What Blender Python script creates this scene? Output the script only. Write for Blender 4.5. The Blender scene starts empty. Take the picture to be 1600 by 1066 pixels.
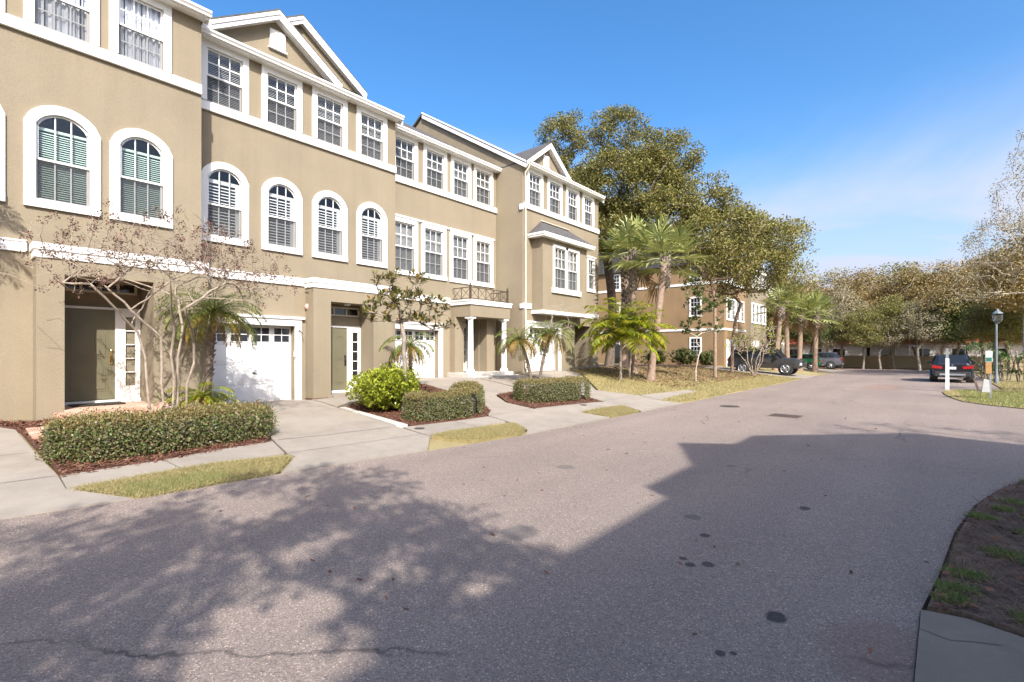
import bpy, bmesh, math, random
import numpy as np
from mathutils import Vector, Matrix, geometry

R = math.radians
sc = bpy.context.scene
col = sc.collection
random.seed(7)

# ------------------------------------------------------------------ camera
cd = bpy.data.cameras.new('camera'); cam = bpy.data.objects.new('camera', cd); col.objects.link(cam)
cam.location = (0, 0, 1.75); cam.rotation_euler = (R(90), 0, R(40.35))
cd.sensor_width = 36; cd.lens = 765 / 1600 * 36; cd.shift_y = 17 / 1600; cd.clip_end = 2000; cd.clip_start = .05
sc.camera = cam
# ------------------------------------------------------------------ sun and sky
SUN_EL = R(39.5); SH = Vector((.846, -.533, 0)).normalized()          # horizontal direction towards the sun
sun_dir = Vector((SH.x * math.cos(SUN_EL), SH.y * math.cos(SUN_EL), math.sin(SUN_EL)))
ld = bpy.data.lights.new('sun', 'SUN'); ld.energy = 3.1; ld.angle = R(.53); ld.color = (1, .96, .9)
sun = bpy.data.objects.new('sun', ld); col.objects.link(sun); sun.location = (30, -20, 40)
sun.rotation_euler = sun_dir.to_track_quat('Z', 'Y').to_euler()
w = bpy.data.worlds.new('World'); sc.world = w; w.use_nodes = True
nt = w.node_tree; nt.nodes.clear()
def N(t, **k):
    n = nt.nodes.new(t)
    for a, b in k.items(): setattr(n, a, b)
    return n
wo = N('ShaderNodeOutputWorld'); bg = N('ShaderNodeBackground'); bg.inputs[1].default_value = .15
sky = N('ShaderNodeTexSky', sky_type='NISHITA'); sky.sun_disc = False
sky.sun_elevation = SUN_EL; sky.sun_rotation = math.atan2(SH.x, SH.y)
sky.air_density = 1.0; sky.dust_density = 3.2; sky.ozone_density = 2.6; sky.altitude = 0
hs = N('ShaderNodeHueSaturation'); hs.inputs['Saturation'].default_value = 1.33; hs.inputs['Value'].default_value = .84
nt.links.new(sky.outputs[0], hs.inputs['Color'])
# thin cirrus: noise on the view direction projected on a flat cloud layer
tc = N('ShaderNodeTexCoord'); sep = N('ShaderNodeSeparateXYZ'); nt.links.new(tc.outputs['Generated'], sep.inputs[0])
mz = N('ShaderNodeMath', operation='MAXIMUM'); mz.inputs[1].default_value = .02; nt.links.new(sep.outputs[2], mz.inputs[0])
dv = N('ShaderNodeVectorMath', operation='DIVIDE'); cb = N('ShaderNodeCombineXYZ')
for i in range(3): nt.links.new(mz.outputs[0], cb.inputs[i])
nt.links.new(tc.outputs['Generated'], dv.inputs[0]); nt.links.new(cb.outputs[0], dv.inputs[1])
mp = N('ShaderNodeMapping'); mp.inputs['Scale'].default_value = (.42, .2, 0); mp.inputs['Rotation'].default_value = (0, 0, R(35)); mp.inputs['Location'].default_value = (3.1, 1.7, 0)
nt.links.new(dv.outputs[0], mp.inputs[0])
nz = N('ShaderNodeTexNoise'); nz.inputs['Scale'].default_value = 1.0; nz.inputs['Detail'].default_value = 7; nz.inputs['Roughness'].default_value = .58; nz.inputs['Distortion'].default_value = .4
nt.links.new(mp.outputs[0], nz.inputs['Vector'])
cr = N('ShaderNodeValToRGB'); cr.color_ramp.elements[0].position = .43; cr.color_ramp.elements[1].position = .6
nt.links.new(nz.outputs[0], cr.inputs[0])
hz = N('ShaderNodeMapRange'); hz.inputs[1].default_value = .42; hz.inputs[2].default_value = .16; hz.inputs[3].default_value = 0; hz.inputs[4].default_value = 1
nt.links.new(sep.outputs[2], hz.inputs[0])
mm = N('ShaderNodeMath', operation='MULTIPLY'); nt.links.new(cr.outputs[0], mm.inputs[0]); nt.links.new(hz.outputs[0], mm.inputs[1])
mm2 = N('ShaderNodeMath', operation='MULTIPLY_ADD'); mm2.inputs[1].default_value = .8; nt.links.new(mm.outputs[0], mm2.inputs[0])
hb = N('ShaderNodeMapRange'); hb.interpolation_type = 'SMOOTHSTEP'; hb.inputs[1].default_value = .37; hb.inputs[2].default_value = .16; hb.inputs[3].default_value = 0; hb.inputs[4].default_value = .5
nt.links.new(sep.outputs[2], hb.inputs[0]); nt.links.new(hb.outputs[0], mm2.inputs[2])
mx = N('ShaderNodeMix', data_type='RGBA'); nt.links.new(mm2.outputs[0], mx.inputs[0]); nt.links.new(hs.outputs[0], mx.inputs[6]); mx.inputs[7].default_value = (2.0, 2.22, 2.75, 1)
nt.links.new(mx.outputs[2], bg.inputs[0]); nt.links.new(bg.outputs[0], wo.inputs[0])
# ------------------------------------------------------------------ exposure
sc.view_settings.view_transform = 'Standard'; sc.view_settings.look = 'None'; sc.view_settings.gamma = 1
sc.view_settings.exposure = 1.28
sc.cycles.use_denoising = True; sc.cycles.max_bounces = 6; sc.cycles.transparent_max_bounces = 16
sc.cycles.caustics_reflective = False; sc.cycles.caustics_refractive = False

# ------------------------------------------------------------------ helpers
def tag(o, label=None, cat=None, group=None, kind=None):
    if label: o['label'] = label
    if cat: o['category'] = cat
    if group: o['group'] = group
    if kind: o['kind'] = kind
    return o
def thing(name, loc, label, cat, group=None, rz=0):
    o = bpy.data.objects.new(name, None); col.objects.link(o); o.location = loc; o.rotation_euler = (0, 0, rz)
    o.empty_display_size = .2
    return tag(o, label, cat, group)
def org(p):
    v = Vector((0, 0, 0))
    while p is not None: v += p.location; p = p.parent
    return v
def link(name, me, parent=None, mats=()):
    o = bpy.data.objects.new(name, me); col.objects.link(o)
    for m in mats: me.materials.append(m)
    if parent is not None: o.parent = parent
    return o
class MB:
    def __init__(s): s.v = []; s.f = []; s.m = []
    def poly(s, pts, mat=0):
        n = len(s.v); s.v += [tuple(p) for p in pts]; s.f.append(tuple(range(n, n + len(pts)))); s.m.append(mat); return s
    def box(s, x0, x1, y0, y1, z0, z1, mat=0):
        if x0 > x1: x0, x1 = x1, x0
        if y0 > y1: y0, y1 = y1, y0
        if z0 > z1: z0, z1 = z1, z0
        n = len(s.v)
        s.v += [(x0, y0, z0), (x1, y0, z0), (x1, y1, z0), (x0, y1, z0), (x0, y0, z1), (x1, y0, z1), (x1, y1, z1), (x0, y1, z1)]
        for f in ((3, 2, 1, 0), (4, 5, 6, 7), (0, 1, 5, 4), (1, 2, 6, 5), (2, 3, 7, 6), (3, 0, 4, 7)):
            s.f.append(tuple(n + i for i in f)); s.m.append(mat)
        return s
    def ext(s, pts, vec, mat=0):
        """closed prism: polygon pts pushed along vec"""
        n = len(s.v); k = len(pts); vec = Vector(vec)
        s.v += [tuple(p) for p in pts] + [tuple(Vector(p) + vec) for p in pts]
        s.f.append(tuple(range(n, n + k))); s.f.append(tuple(range(n + 2 * k - 1, n + k - 1, -1))); s.m += [mat, mat]
        for i in range(k):
            j = (i + 1) % k; s.f.append((n + j, n + i, n + k + i, n + k + j)); s.m.append(mat)
        return s
    def tube(s, pts, rad, n=6, mat=0, cap=True):
        pts = [Vector(p) for p in pts]
        if not hasattr(rad, '__len__'): rad = [rad] * len(pts)
        base = len(s.v); prev = None
        for i, p in enumerate(pts):
            d = (pts[min(i + 1, len(pts) - 1)] - pts[max(i - 1, 0)])
            d = d.normalized() if d.length > 1e-6 else Vector((0, 0, 1))
            if prev is None:
                u = d.orthogonal().normalized()
            else:
                u = prev - d * prev.dot(d); u = u.normalized() if u.length > 1e-6 else d.orthogonal().normalized()
            prev = u; vv = d.cross(u)
            for k in range(n):
                a = 2 * math.pi * k / n; s.v.append(tuple(p + (u * math.cos(a) + vv * math.sin(a)) * rad[i]))
        for i in range(len(pts) - 1):
            for k in range(n):
                a = base + i * n + k; b = base + i * n + (k + 1) % n
                s.f.append((a, b, b + n, a + n)); s.m.append(mat)
        if cap:
            s.f.append(tuple(base + n - 1 - k for k in range(n))); s.f.append(tuple(base + (len(pts) - 1) * n + k for k in range(n))); s.m += [mat, mat]
        return s
    def lathe(s, c, prof, n=16, mat=0):
        """profile [(r, z)] round the vertical through c"""
        base = len(s.v)
        for r, z in prof:
            for k in range(n):
                a = 2 * math.pi * k / n; s.v.append((c[0] + r * math.cos(a), c[1] + r * math.sin(a), c[2] + z))
        for i in range(len(prof) - 1):
            for k in range(n):
                a = base + i * n + k; b = base + i * n + (k + 1) % n
                s.f.append((a, b, b + n, a + n)); s.m.append(mat)
        s.f.append(tuple(base + n - 1 - k for k in range(n))); s.f.append(tuple(base + (len(prof) - 1) * n + k for k in range(n))); s.m += [mat, mat]
        return s
    def mesh(s, name, o=Vector((0, 0, 0)), smooth=None):
        me = bpy.data.meshes.new(name)
        me.from_pydata([(a - o[0], b - o[1], c - o[2]) for a, b, c in s.v], [], s.f)
        me.polygons.foreach_set('material_index', s.m)
        if smooth is not None:
            me.polygons.foreach_set('use_smooth', [True] * len(s.f))
            try: me.set_sharp_from_angle(angle=R(smooth))
            except Exception: pass
        me.update(); return me
    def build(s, name, mats, parent=None, smooth=None, bevel=0, local=False):
        if not isinstance(mats, (list, tuple)): mats = [mats]
        o = link(name, s.mesh(name, Vector((0, 0, 0)) if local else org(parent), smooth), parent, mats)
        if bevel:
            b = o.modifiers.new('edge', 'BEVEL'); b.width = bevel; b.segments = 2; b.limit_method = 'ANGLE'
        return o
def mesh_np(name, V, F, mat, parent=None, smooth=False):
    V = np.asarray(V, dtype=np.float32); F = np.asarray(F, dtype=np.int32); k = F.shape[1]
    if parent is not None: V = V - np.array(org(parent), dtype=np.float32)
    me = bpy.data.meshes.new(name)
    me.vertices.add(len(V)); me.vertices.foreach_set('co', V.ravel())
    me.loops.add(F.size); me.loops.foreach_set('vertex_index', F.ravel())
    me.polygons.add(len(F)); me.polygons.foreach_set('loop_start', np.arange(0, F.size, k, dtype=np.int32))
    me.polygons.foreach_set('loop_total', np.full(len(F), k, dtype=np.int32))
    if smooth: me.polygons.foreach_set('use_smooth', np.ones(len(F), dtype=bool))
    me.update(calc_edges=True)
    return link(name, me, parent, [mat])
def copy_tree(o, parent=None):
    c = o.copy(); col.objects.link(c)
    if parent is not None: c.parent = parent
    for ch in o.children: copy_tree(ch, c)
    return c

# ------------------------------------------------------------------ materials
def newmat(name):
    m = bpy.data.materials.new(name); m.use_nodes = True
    return m, m.node_tree, m.node_tree.nodes['Principled BSDF']
def mul(c, k): return (min(1, c[0] * k), min(1, c[1] * k), min(1, c[2] * k), 1)
def ramp(t, stops):
    r = t.nodes.new('ShaderNodeValToRGB'); e = r.color_ramp.elements
    while len(e) < len(stops): e.new(.5)
    for i, (p, c) in enumerate(stops): e[i].position = p; e[i].color = c if len(c) == 4 else (*c, 1)
    return r
def noise(t, scale, detail=4, rough=.55, pos=True, stretch=None, dist=0):
    n = t.nodes.new('ShaderNodeTexNoise'); n.inputs['Scale'].default_value = scale; n.inputs['Detail'].default_value = detail; n.inputs['Roughness'].default_value = rough; n.inputs['Distortion'].default_value = dist
    if pos: g = t.nodes.new('ShaderNodeNewGeometry').outputs['Position']
    else: g = t.nodes.new('ShaderNodeTexCoord').outputs['Object']
    if stretch:
        mpg = t.nodes.new('ShaderNodeMapping'); mpg.inputs['Scale'].default_value = stretch; t.links.new(g, mpg.inputs[0]); g = mpg.outputs[0]
    t.links.new(g, n.inputs['Vector']); return n
def mixc(t, fac, a, b, mode='MIX'):
    m = t.nodes.new('ShaderNodeMix'); m.data_type = 'RGBA'; m.blend_type = mode
    for s, v in ((m.inputs[0], fac), (m.inputs[6], a), (m.inputs[7], b)):
        if hasattr(v, 'is_linked'): t.links.new(v, s)
        elif isinstance(v, (int, float)): s.default_value = v
        else: s.default_value = v if len(v) == 4 else (*v, 1)
    return m.outputs[2]
def bump(t, b, src, strength, dist=.01):
    n = t.nodes.new('ShaderNodeBump'); n.inputs['Strength'].default_value = strength; n.inputs['Distance'].default_value = dist
    t.links.new(src, n.inputs['Height']); t.links.new(n.outputs[0], b.inputs['Normal'])
def M(name, c, rough=.6, var=.12, scale=3., bscale=0, bstr=.3, bdist=.004, metal=0, fine=0, coat=0, spec=None):
    m, t, b = newmat(name)
    n = noise(t, scale, 5); r = ramp(t, [(.3, mul(c, 1 - var)), (.7, mul(c, 1 + var))]); t.links.new(n.outputs[0], r.inputs[0]); out = r.outputs[0]
    if fine:
        n2 = noise(t, fine, 2); r2 = ramp(t, [(.35, (.6, .6, .6)), (.65, (1.25, 1.25, 1.25))]); t.links.new(n2.outputs[0], r2.inputs[0])
        out = mixc(t, .5, out, r2.outputs[0], 'MULTIPLY')
    t.links.new(out, b.inputs['Base Color'])
    b.inputs['Roughness'].default_value = rough; b.inputs['Metallic'].default_value = metal
    if coat: b.inputs['Coat Weight'].default_value = coat; b.inputs['Coat Roughness'].default_value = .04
    if spec is not None: b.inputs['Specular IOR Level'].default_value = spec
    if bscale:
        nb = noise(t, bscale, 4, .6); bump(t, b, nb.outputs[0], bstr, bdist)
    return m
def stucco(name, c):
    m, t, b = newmat(name)
    n = noise(t, .55, 5, .6); r = ramp(t, [(.3, mul(c, .9)), (.7, mul(c, 1.07))]); t.links.new(n.outputs[0], r.inputs[0])
    # rain streaks: noise drawn out along the vertical
    s = noise(t, 1.0, 5, .6, stretch=(2.6, 2.6, .16)); rs = ramp(t, [(.42, (1, 1, 1)), (.72, (.86, .85, .82))]); t.links.new(s.outputs[0], rs.inputs[0])
    o = mixc(t, .5, r.outputs[0], rs.outputs[0], 'MULTIPLY')
    f = noise(t, 42, 3); rf = ramp(t, [(.3, (.88, .88, .88)), (.7, (1.1, 1.1, 1.1))]); t.links.new(f.outputs[0], rf.inputs[0])
    o = mixc(t, .6, o, rf.outputs[0], 'MULTIPLY')
    t.links.new(o, b.inputs['Base Color']); b.inputs['Roughness'].default_value = .88; b.inputs['Specular IOR Level'].default_value = .25
    v = noise(t, 26, 4, .65, stretch=(1, .7, 1.6), dist=.6); bump(t, b, v.outputs[0], .55, .012)
    return m
def leafm(name, cols, rough=.5, trans=.28):
    m, t, b = newmat(name)
    g = t.nodes.new('ShaderNodeNewGeometry'); r = ramp(t, [(i / max(1, len(cols) - 1), c) for i, c in enumerate(cols)])
    r.color_ramp.interpolation = 'LINEAR'
    t.links.new(g.outputs['Random Per Island'], r.inputs[0]); t.links.new(r.outputs[0], b.inputs['Base Color'])
    b.inputs['Roughness'].default_value = rough; b.inputs['Specular IOR Level'].default_value = .35
    tr = t.nodes.new('ShaderNodeBsdfTranslucent'); t.links.new(r.outputs[0], tr.inputs[0])
    ms = t.nodes.new('ShaderNodeMixShader'); ms.inputs[0].default_value = trans
    t.links.new(b.outputs[0], ms.inputs[1]); t.links.new(tr.outputs[0], ms.inputs[2])
    t.links.new(ms.outputs[0], t.nodes['Material Output'].inputs[0])
    return m
def glassm(name, tint=(.93, .95, .95), refl=.0, dark=0):
    m, t, b = newmat(name); t.nodes.remove(b)
    tr = t.nodes.new('ShaderNodeBsdfTransparent'); tr.inputs[0].default_value = (*tint, 1)
    gl = t.nodes.new('ShaderNodeBsdfGlossy'); gl.inputs['Roughness'].default_value = .015; gl.inputs[0].default_value = (.95, .97, 1, 1)
    lw = t.nodes.new('ShaderNodeLayerWeight'); lw.inputs[0].default_value = .5
    pw = t.nodes.new('ShaderNodeMath'); pw.operation = 'POWER'; pw.inputs[1].default_value = 5; t.links.new(lw.outputs['Facing'], pw.inputs[0])
    ad = t.nodes.new('ShaderNodeMath'); ad.operation = 'MULTIPLY_ADD'; ad.inputs[1].default_value = .9; ad.inputs[2].default_value = .05 + refl; ad.use_clamp = True; t.links.new(pw.outputs[0], ad.inputs[0])
    nb = noise(t, 1.3, 2); bp = t.nodes.new('ShaderNodeBump'); bp.inputs['Strength'].default_value = .04; bp.inputs['Distance'].default_value = .05; t.links.new(nb.outputs[0], bp.inputs['Height']); t.links.new(bp.outputs[0], gl.inputs['Normal'])
    ms = t.nodes.new('ShaderNodeMixShader'); t.links.new(ad.outputs[0], ms.inputs[0]); t.links.new(tr.outputs[0], ms.inputs[1]); t.links.new(gl.outputs[0], ms.inputs[2])
    t.links.new(ms.outputs[0], t.nodes['Material Output'].inputs[0]); return m
def screenm(name):
    m, t, b = newmat(name); t.nodes.remove(b)
    tr = t.nodes.new('ShaderNodeBsdfTransparent'); df = t.nodes.new('ShaderNodeBsdfDiffuse'); df.inputs[0].default_value = (.08, .083, .09, 1)
    ms = t.nodes.new('ShaderNodeMixShader'); ms.inputs[0].default_value = .42; t.links.new(tr.outputs[0], ms.inputs[1]); t.links.new(df.outputs[0], ms.inputs[2])
    t.links.new(ms.outputs[0], t.nodes['Material Output'].inputs[0]); return m

TAN = stucco('tan_stucco', (.272, .226, .159)); TAN2 = stucco('brown_stucco', (.27, .18, .1))
WHITE = M('white_trim_paint', (.8, .79, .77), .5, .04, 2, 60, .15, .002)
CREAM = M('cream_paint', (.62, .56, .44), .6, .06)
VINYL = M('white_vinyl', (.78, .78, .77), .35, .03)
SLAT = M('blind_slat', (.5, .49, .47), .5, .05); MINT = M('mint_blind_slat', (.5, .63, .56), .5, .08, 2); SHUT = M('shutter_slat', (.52, .52, .52), .45, .04)
CURT = M('pale_curtain_cloth', (.76, .77, .82), .8, .12, 3)
GLASS = glassm('window_glass'); GLASSU = glassm('window_glass_grey', (.7, .74, .76), .06)
DARKG = M('dark_glass', (.012, .014, .016), .06, .2, 1.5, spec=.8)
SCREEN = screenm('insect_screen_mesh')
OLIVE = M('olive_door_paint', (.155, .14, .085), .4, .1, 2, 90, .15, .002)
BRASS = M('brass', (.75, .5, .2), .22, .1, 20, metal=1); BLACKM = M('black_metal', (.02, .02, .02), .35, .2)
GARAGE = M('white_garage_paint', (.76, .75, .74), .45, .05, 2, 70, .12, .002)
BRONZE = M('bronze_railing', (.07, .05, .035), .5, .15); GALV = M('galvanised_metal', (.45, .46, .47), .4, .15, metal=.7)
CAP = M('grey_flashing', (.5, .5, .49), .6, .1)
BRICK = [M('pink_paver_%s' % n, c, .85, .14, 9, 120, .4, .004) for n, c in (('rose', (.5, .28, .2)), ('pale', (.54, .36, .27)), ('dusty', (.44, .24, .17)))]
PINK = M('pink_plastic', (.62, .36, .3), .5, .1)
def shingle(name, c):
    m, t, b = newmat(name)
    tcn = t.nodes.new('ShaderNodeNewGeometry'); mpn = t.nodes.new('ShaderNodeMapping'); mpn.inputs['Rotation'].default_value = (0, 0, R(90)); mpn.inputs['Scale'].default_value = (1, 1, 1)
    t.links.new(tcn.outputs['Position'], mpn.inputs[0])
    bk = t.nodes.new('ShaderNodeTexBrick'); bk.inputs['Scale'].default_value = 3.2; bk.inputs['Mortar Size'].default_value = .012; bk.inputs['Color1'].default_value = mul(c, .8); bk.inputs['Color2'].default_value = mul(c, 1.25); bk.inputs['Mortar'].default_value = mul(c, .4)
    t.links.new(mpn.outputs[0], bk.inputs['Vector'])
    n = noise(t, 30, 3); o = mixc(t, .35, bk.outputs[0], n.outputs[0], 'OVERLAY'); t.links.new(o, b.inputs['Base Color'])
    b.inputs['Roughness'].default_value = .95; bump(t, b, bk.outputs['Fac'], -.4, .01); return m
SHING = shingle('asphalt_shingle', (.085, .08, .078)); REDTILE = shingle('red_roof_tile', (.42, .13, .07))
# ground materials
def asphalt():
    m, t, b = newmat('worn_asphalt')
    big = noise(t, .22, 5, .6); rb = ramp(t, [(.3, (.232, .184, .156)), (.72, (.292, .234, .198))]); t.links.new(big.outputs[0], rb.inputs[0])
    # wheel tracks run along the street
    st = noise(t, 1, 3, .5, stretch=(1.1, .05, 1)); rst = ramp(t, [(.35, (.9, .9, .9)), (.65, (1.08, 1.07, 1.06))]); t.links.new(st.outputs[0], rst.inputs[0])
    o = mixc(t, .7, rb.outputs[0], rst.outputs[0], 'MULTIPLY')
    # aggregate
    g = t.nodes.new('ShaderNodeNewGeometry').outputs['Position']
    vo = t.nodes.new('ShaderNodeTexVoronoi'); vo.inputs['Scale'].default_value = 110; t.links.new(g, vo.inputs['Vector'])
    sx = t.nodes.new('ShaderNodeSeparateColor'); t.links.new(vo.outputs['Color'], sx.inputs[0])
    rv = ramp(t, [(0, (.45, .45, .46)), (.25, (.85, .85, .85)), (.8, (1.05, 1.04, 1.02)), (.95, (1.5, 1.47, 1.42)), (1, (2.2, 2.15, 2.05))]); t.links.new(sx.outputs[0], rv.inputs[0])
    o = mixc(t, .8, o, rv.outputs[0], 'MULTIPLY')
    n3 = noise(t, 240, 2); r3 = ramp(t, [(.35, (.66, .66, .66)), (.65, (1.25, 1.25, 1.25))]); t.links.new(n3.outputs[0], r3.inputs[0]); o = mixc(t, .7, o, r3.outputs[0], 'MULTIPLY')
    # cracks
    wv = noise(t, 1.6, 4, .6); ad = t.nodes.new('ShaderNodeVectorMath'); ad.operation = 'MULTIPLY_ADD'; ad.inputs[1].default_value = (.5, .5, .5); t.links.new(wv.outputs['Color'], ad.inputs[0]); t.links.new(g, ad.inputs[2])
    vc = t.nodes.new('ShaderNodeTexVoronoi'); vc.feature = 'DISTANCE_TO_EDGE'; vc.inputs['Scale'].default_value = .17; t.links.new(ad.outputs[0], vc.inputs['Vector'])
    rc = ramp(t, [(.0, (.75, .75, .75)), (.0008, (.6, .6, .6)), (.0016, (0, 0, 0))]); t.links.new(vc.outputs[0], rc.inputs[0])
    mk = noise(t, .5, 2); rk = ramp(t, [(.5, (0, 0, 0)), (.6, (1, 1, 1))]); t.links.new(mk.outputs[0], rk.inputs[0])
    cm = mixc(t, 1, rc.outputs[0], rk.outputs[0], 'MULTIPLY'); o = mixc(t, cm, o, (.035, .032, .03))
    # oil spots, each a blot of its own with a ragged rim
    rag = noise(t, 9, 3)
    def spot(o, x, y, r, c, sy=1.0, k=.9):
        s = t.nodes.new('ShaderNodeVectorMath'); s.operation = 'SUBTRACT'; s.inputs[1].default_value = (x, y, 0); t.links.new(g, s.inputs[0])
        q = t.nodes.new('ShaderNodeVectorMath'); q.operation = 'MULTIPLY'; q.inputs[1].default_value = (1 / r, sy / r, 0); t.links.new(s.outputs[0], q.inputs[0])
        l = t.nodes.new('ShaderNodeVectorMath'); l.operation = 'LENGTH'; t.links.new(q.outputs[0], l.inputs[0])
        a2 = t.nodes.new('ShaderNodeMath'); a2.operation = 'MULTIPLY_ADD'; a2.inputs[1].default_value = .8; t.links.new(rag.outputs[0], a2.inputs[0]); t.links.new(l.outputs['Value'], a2.inputs[2])
        rr = ramp(t, [(.0, (k, k, k)), (.5, (k, k, k)), (.62, (0, 0, 0))]); dvn = t.nodes.new('ShaderNodeMath'); dvn.operation = 'DIVIDE'; dvn.inputs[1].default_value = 2.2
        t.links.new(a2.outputs[0], dvn.inputs[0]); t.links.new(dvn.outputs[0], rr.inputs[0])
        return mixc(t, rr.outputs[0], o, c)
    D = (.028, .027, .028)
    for x, y, r, sy, c, k in ((-.76, 3.59, .075, .8, D, .85), (-1.49, 4.02, .05, 1, D, .8), (-1.38, 4.12, .06, 1, D, .75), (-1.58, 4.1, .04, 1, D, .8), (-1.62, 4.75, .06, 1, D, .8), (-.92, 2.95, .035, 1, D, .8), (-.86, 3.0, .025, 1, D, .8),
                           (-3.01, 3.66, .2, .8, (.115, .105, .098), .7), (-1.9, 5.2, .1, 1, (.09, .085, .08), .6), (-1.05, 6.3, .06, .6, D, .8), (-4.2, 6.2, .16, 1, (.11, .1, .095), .6), (-2.3, 7.9, .09, 1, (.07, .065, .06), .5), (-.2, 3.55, .35, .7, (.16, .09, .065), .35), (-1.7, 30.5, 1.0, .3, (.22, .12, .08), .35)):
        o = spot(o, x, y, r, c, sy, k)
    t.links.new(o, b.inputs['Base Color']); b.inputs['Roughness'].default_value = .9; b.inputs['Specular IOR Level'].default_value = .3
    bump(t, b, vo.outputs['Distance'], .6, .006); return m
ASPH = asphalt()
def concrete(name, c):
    m, t, b = newmat(name)
    n = noise(t, .8, 6, .62); r = ramp(t, [(.28, mul(c, .82)), (.55, mul(c, 1)), (.8, mul(c, 1.1))]); t.links.new(n.outputs[0], r.inputs[0])
    n2 = noise(t, 4, 5, .7); r2 = ramp(t, [(.3, (.86, .84, .8)), (.62, (1.05, 1.05, 1.05))]); t.links.new(n2.outputs[0], r2.inputs[0]); o = mixc(t, .7, r.outputs[0], r2.outputs[0], 'MULTIPLY')
    n3 = noise(t, 160, 2); r3 = ramp(t, [(.35, (.85, .85, .85)), (.65, (1.1, 1.1, 1.1))]); t.links.new(n3.outputs[0], r3.inputs[0]); o = mixc(t, .6, o, r3.outputs[0], 'MULTIPLY')
    t.links.new(o, b.inputs['Base Color']); b.inputs['Roughness'].default_value = .88; bump(t, b, n3.outputs[0], .25, .003); return m
CONC = concrete('pale_concrete', (.31, .268, .22)); CONCW = concrete('white_concrete', (.5, .47, .43)); CONCD = concrete('stained_concrete', (.2, .165, .125))
JOINT = M('dark_joint', (.1, .09, .08), .95, .2)  # the joints' own dark colour
MULCH = M('mulch_bed', (.13, .055, .033), .95, .4, 9, 55, .9, .03, fine=40)
CHIP = leafm('bark_chip', [(.045, .02, .013), (.16, .06, .033), (.22, .1, .06), (.1, .04, .025), (.28, .16, .1)], .9, 0)
STRAW = leafm('pine_straw', [(.08, .045, .028), (.16, .09, .055), (.22, .15, .1), (.05, .03, .02)], .9, .1)
SOIL = M('dark_soil', (.17, .115, .08), .95, .45, 5, 40, .8, .03, fine=60)
def lawnm():
    m, t, b = newmat('dry_lawn')
    n = noise(t, .6, 5, .65); r = ramp(t, [(.3, (.2, .19, .07)), (.48, (.32, .26, .12)), (.7, (.42, .33, .17))]); t.links.new(n.outputs[0], r.inputs[0])
    n2 = noise(t, 45, 4, .7); r2 = ramp(t, [(.3, (.55, .55, .5)), (.7, (1.3, 1.3, 1.2))]); t.links.new(n2.outputs[0], r2.inputs[0]); o = mixc(t, .75, r.outputs[0], r2.outputs[0], 'MULTIPLY')
    t.links.new(o, b.inputs['Base Color']); b.inputs['Roughness'].default_value = .95; bump(t, b, n2.outputs[0], .9, .03); return m
LAWN = lawnm()
BLADE = leafm('grass_blade', [(.2, .2, .06), (.36, .3, .13), (.48, .39, .2), (.27, .25, .09), (.55, .45, .26)], .7, .3)
BLADEG = leafm('green_grass_blade', [(.12, .2, .04), (.18, .26, .06), (.26, .29, .1)], .7, .3)
LITTER = M('leaf_litter_ground', (.17, .1, .055), .95, .4, 1.6, 35, .9, .03, fine=28)
# plants
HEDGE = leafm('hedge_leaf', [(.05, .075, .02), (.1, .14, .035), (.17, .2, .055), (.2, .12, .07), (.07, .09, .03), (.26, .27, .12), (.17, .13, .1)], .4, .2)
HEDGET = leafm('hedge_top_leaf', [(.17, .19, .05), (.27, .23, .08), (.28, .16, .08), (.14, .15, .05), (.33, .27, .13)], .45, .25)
LIME = leafm('lime_leaf', [(.27, .33, .03), (.38, .41, .04), (.14, .2, .02), (.48, .47, .07), (.3, .36, .035)], .35, .3)
OAKL = leafm('oak_leaf', [(.13, .14, .035), (.2, .2, .055), (.26, .235, .07), (.3, .25, .085), (.16, .17, .045)], .45, .25)
OAKD = leafm('dark_oak_leaf', [(.07, .1, .028), (.11, .15, .04), (.17, .19, .06), (.09, .12, .035)], .45, .22)
RUST = leafm('rusty_winter_leaf', [(.3, .2, .08), (.26, .2, .08), (.4, .26, .09), (.22, .2, .08), (.42, .31, .16)], .6, .25)
GREYL = leafm('grey_green_winter_leaf', [(.32, .27, .16), (.26, .24, .12), (.4, .33, .22), (.22, .2, .09)], .6, .2)
MAGL = leafm('magnolia_leaf', [(.08, .11, .025), (.14, .17, .04), (.2, .2, .055), (.22, .13, .045), (.29, .19, .075)], .28, .18)
PALML = leafm('palm_leaflet', [(.17, .23, .05), (.27, .31, .08), (.13, .18, .045), (.36, .34, .1)], .4, .3)
PALMY = leafm('yellow_palm_leaflet', [(.3, .3, .02), (.45, .38, .025), (.18, .27, .025), (.22, .34, .03), (.5, .42, .06)], .4, .35)
PALMD = leafm('dying_palm_leaflet', [(.4, .25, .06), (.45, .3, .05), (.3, .2, .08)], .6, .3)
FAN = leafm('fan_palm_blade', [(.1, .14, .04), (.3, .33, .1), (.44, .44, .17), (.17, .21, .06), (.36, .36, .1), (.08, .11, .03)], .4, .25)
FANBR = leafm('dead_fan_blade', [(.2, .13, .07), (.28, .19, .1)], .8, .2)
POD = leafm('seed_pod', [(.09, .045, .035), (.16, .08, .06), (.12, .07, .055)], .8, 0)
STRAP = leafm('strap_leaf', [(.03, .07, .02), (.07, .14, .03), (.24, .28, .12), (.04, .09, .025)], .35, .2)
BARK = M('grey_bark', (.27, .225, .18), .95, .35, 6, 30, .9, .03); BARKD = M('dark_bark', (.15, .115, .088), .95, .4, 5, 25, .9, .03)
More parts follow.
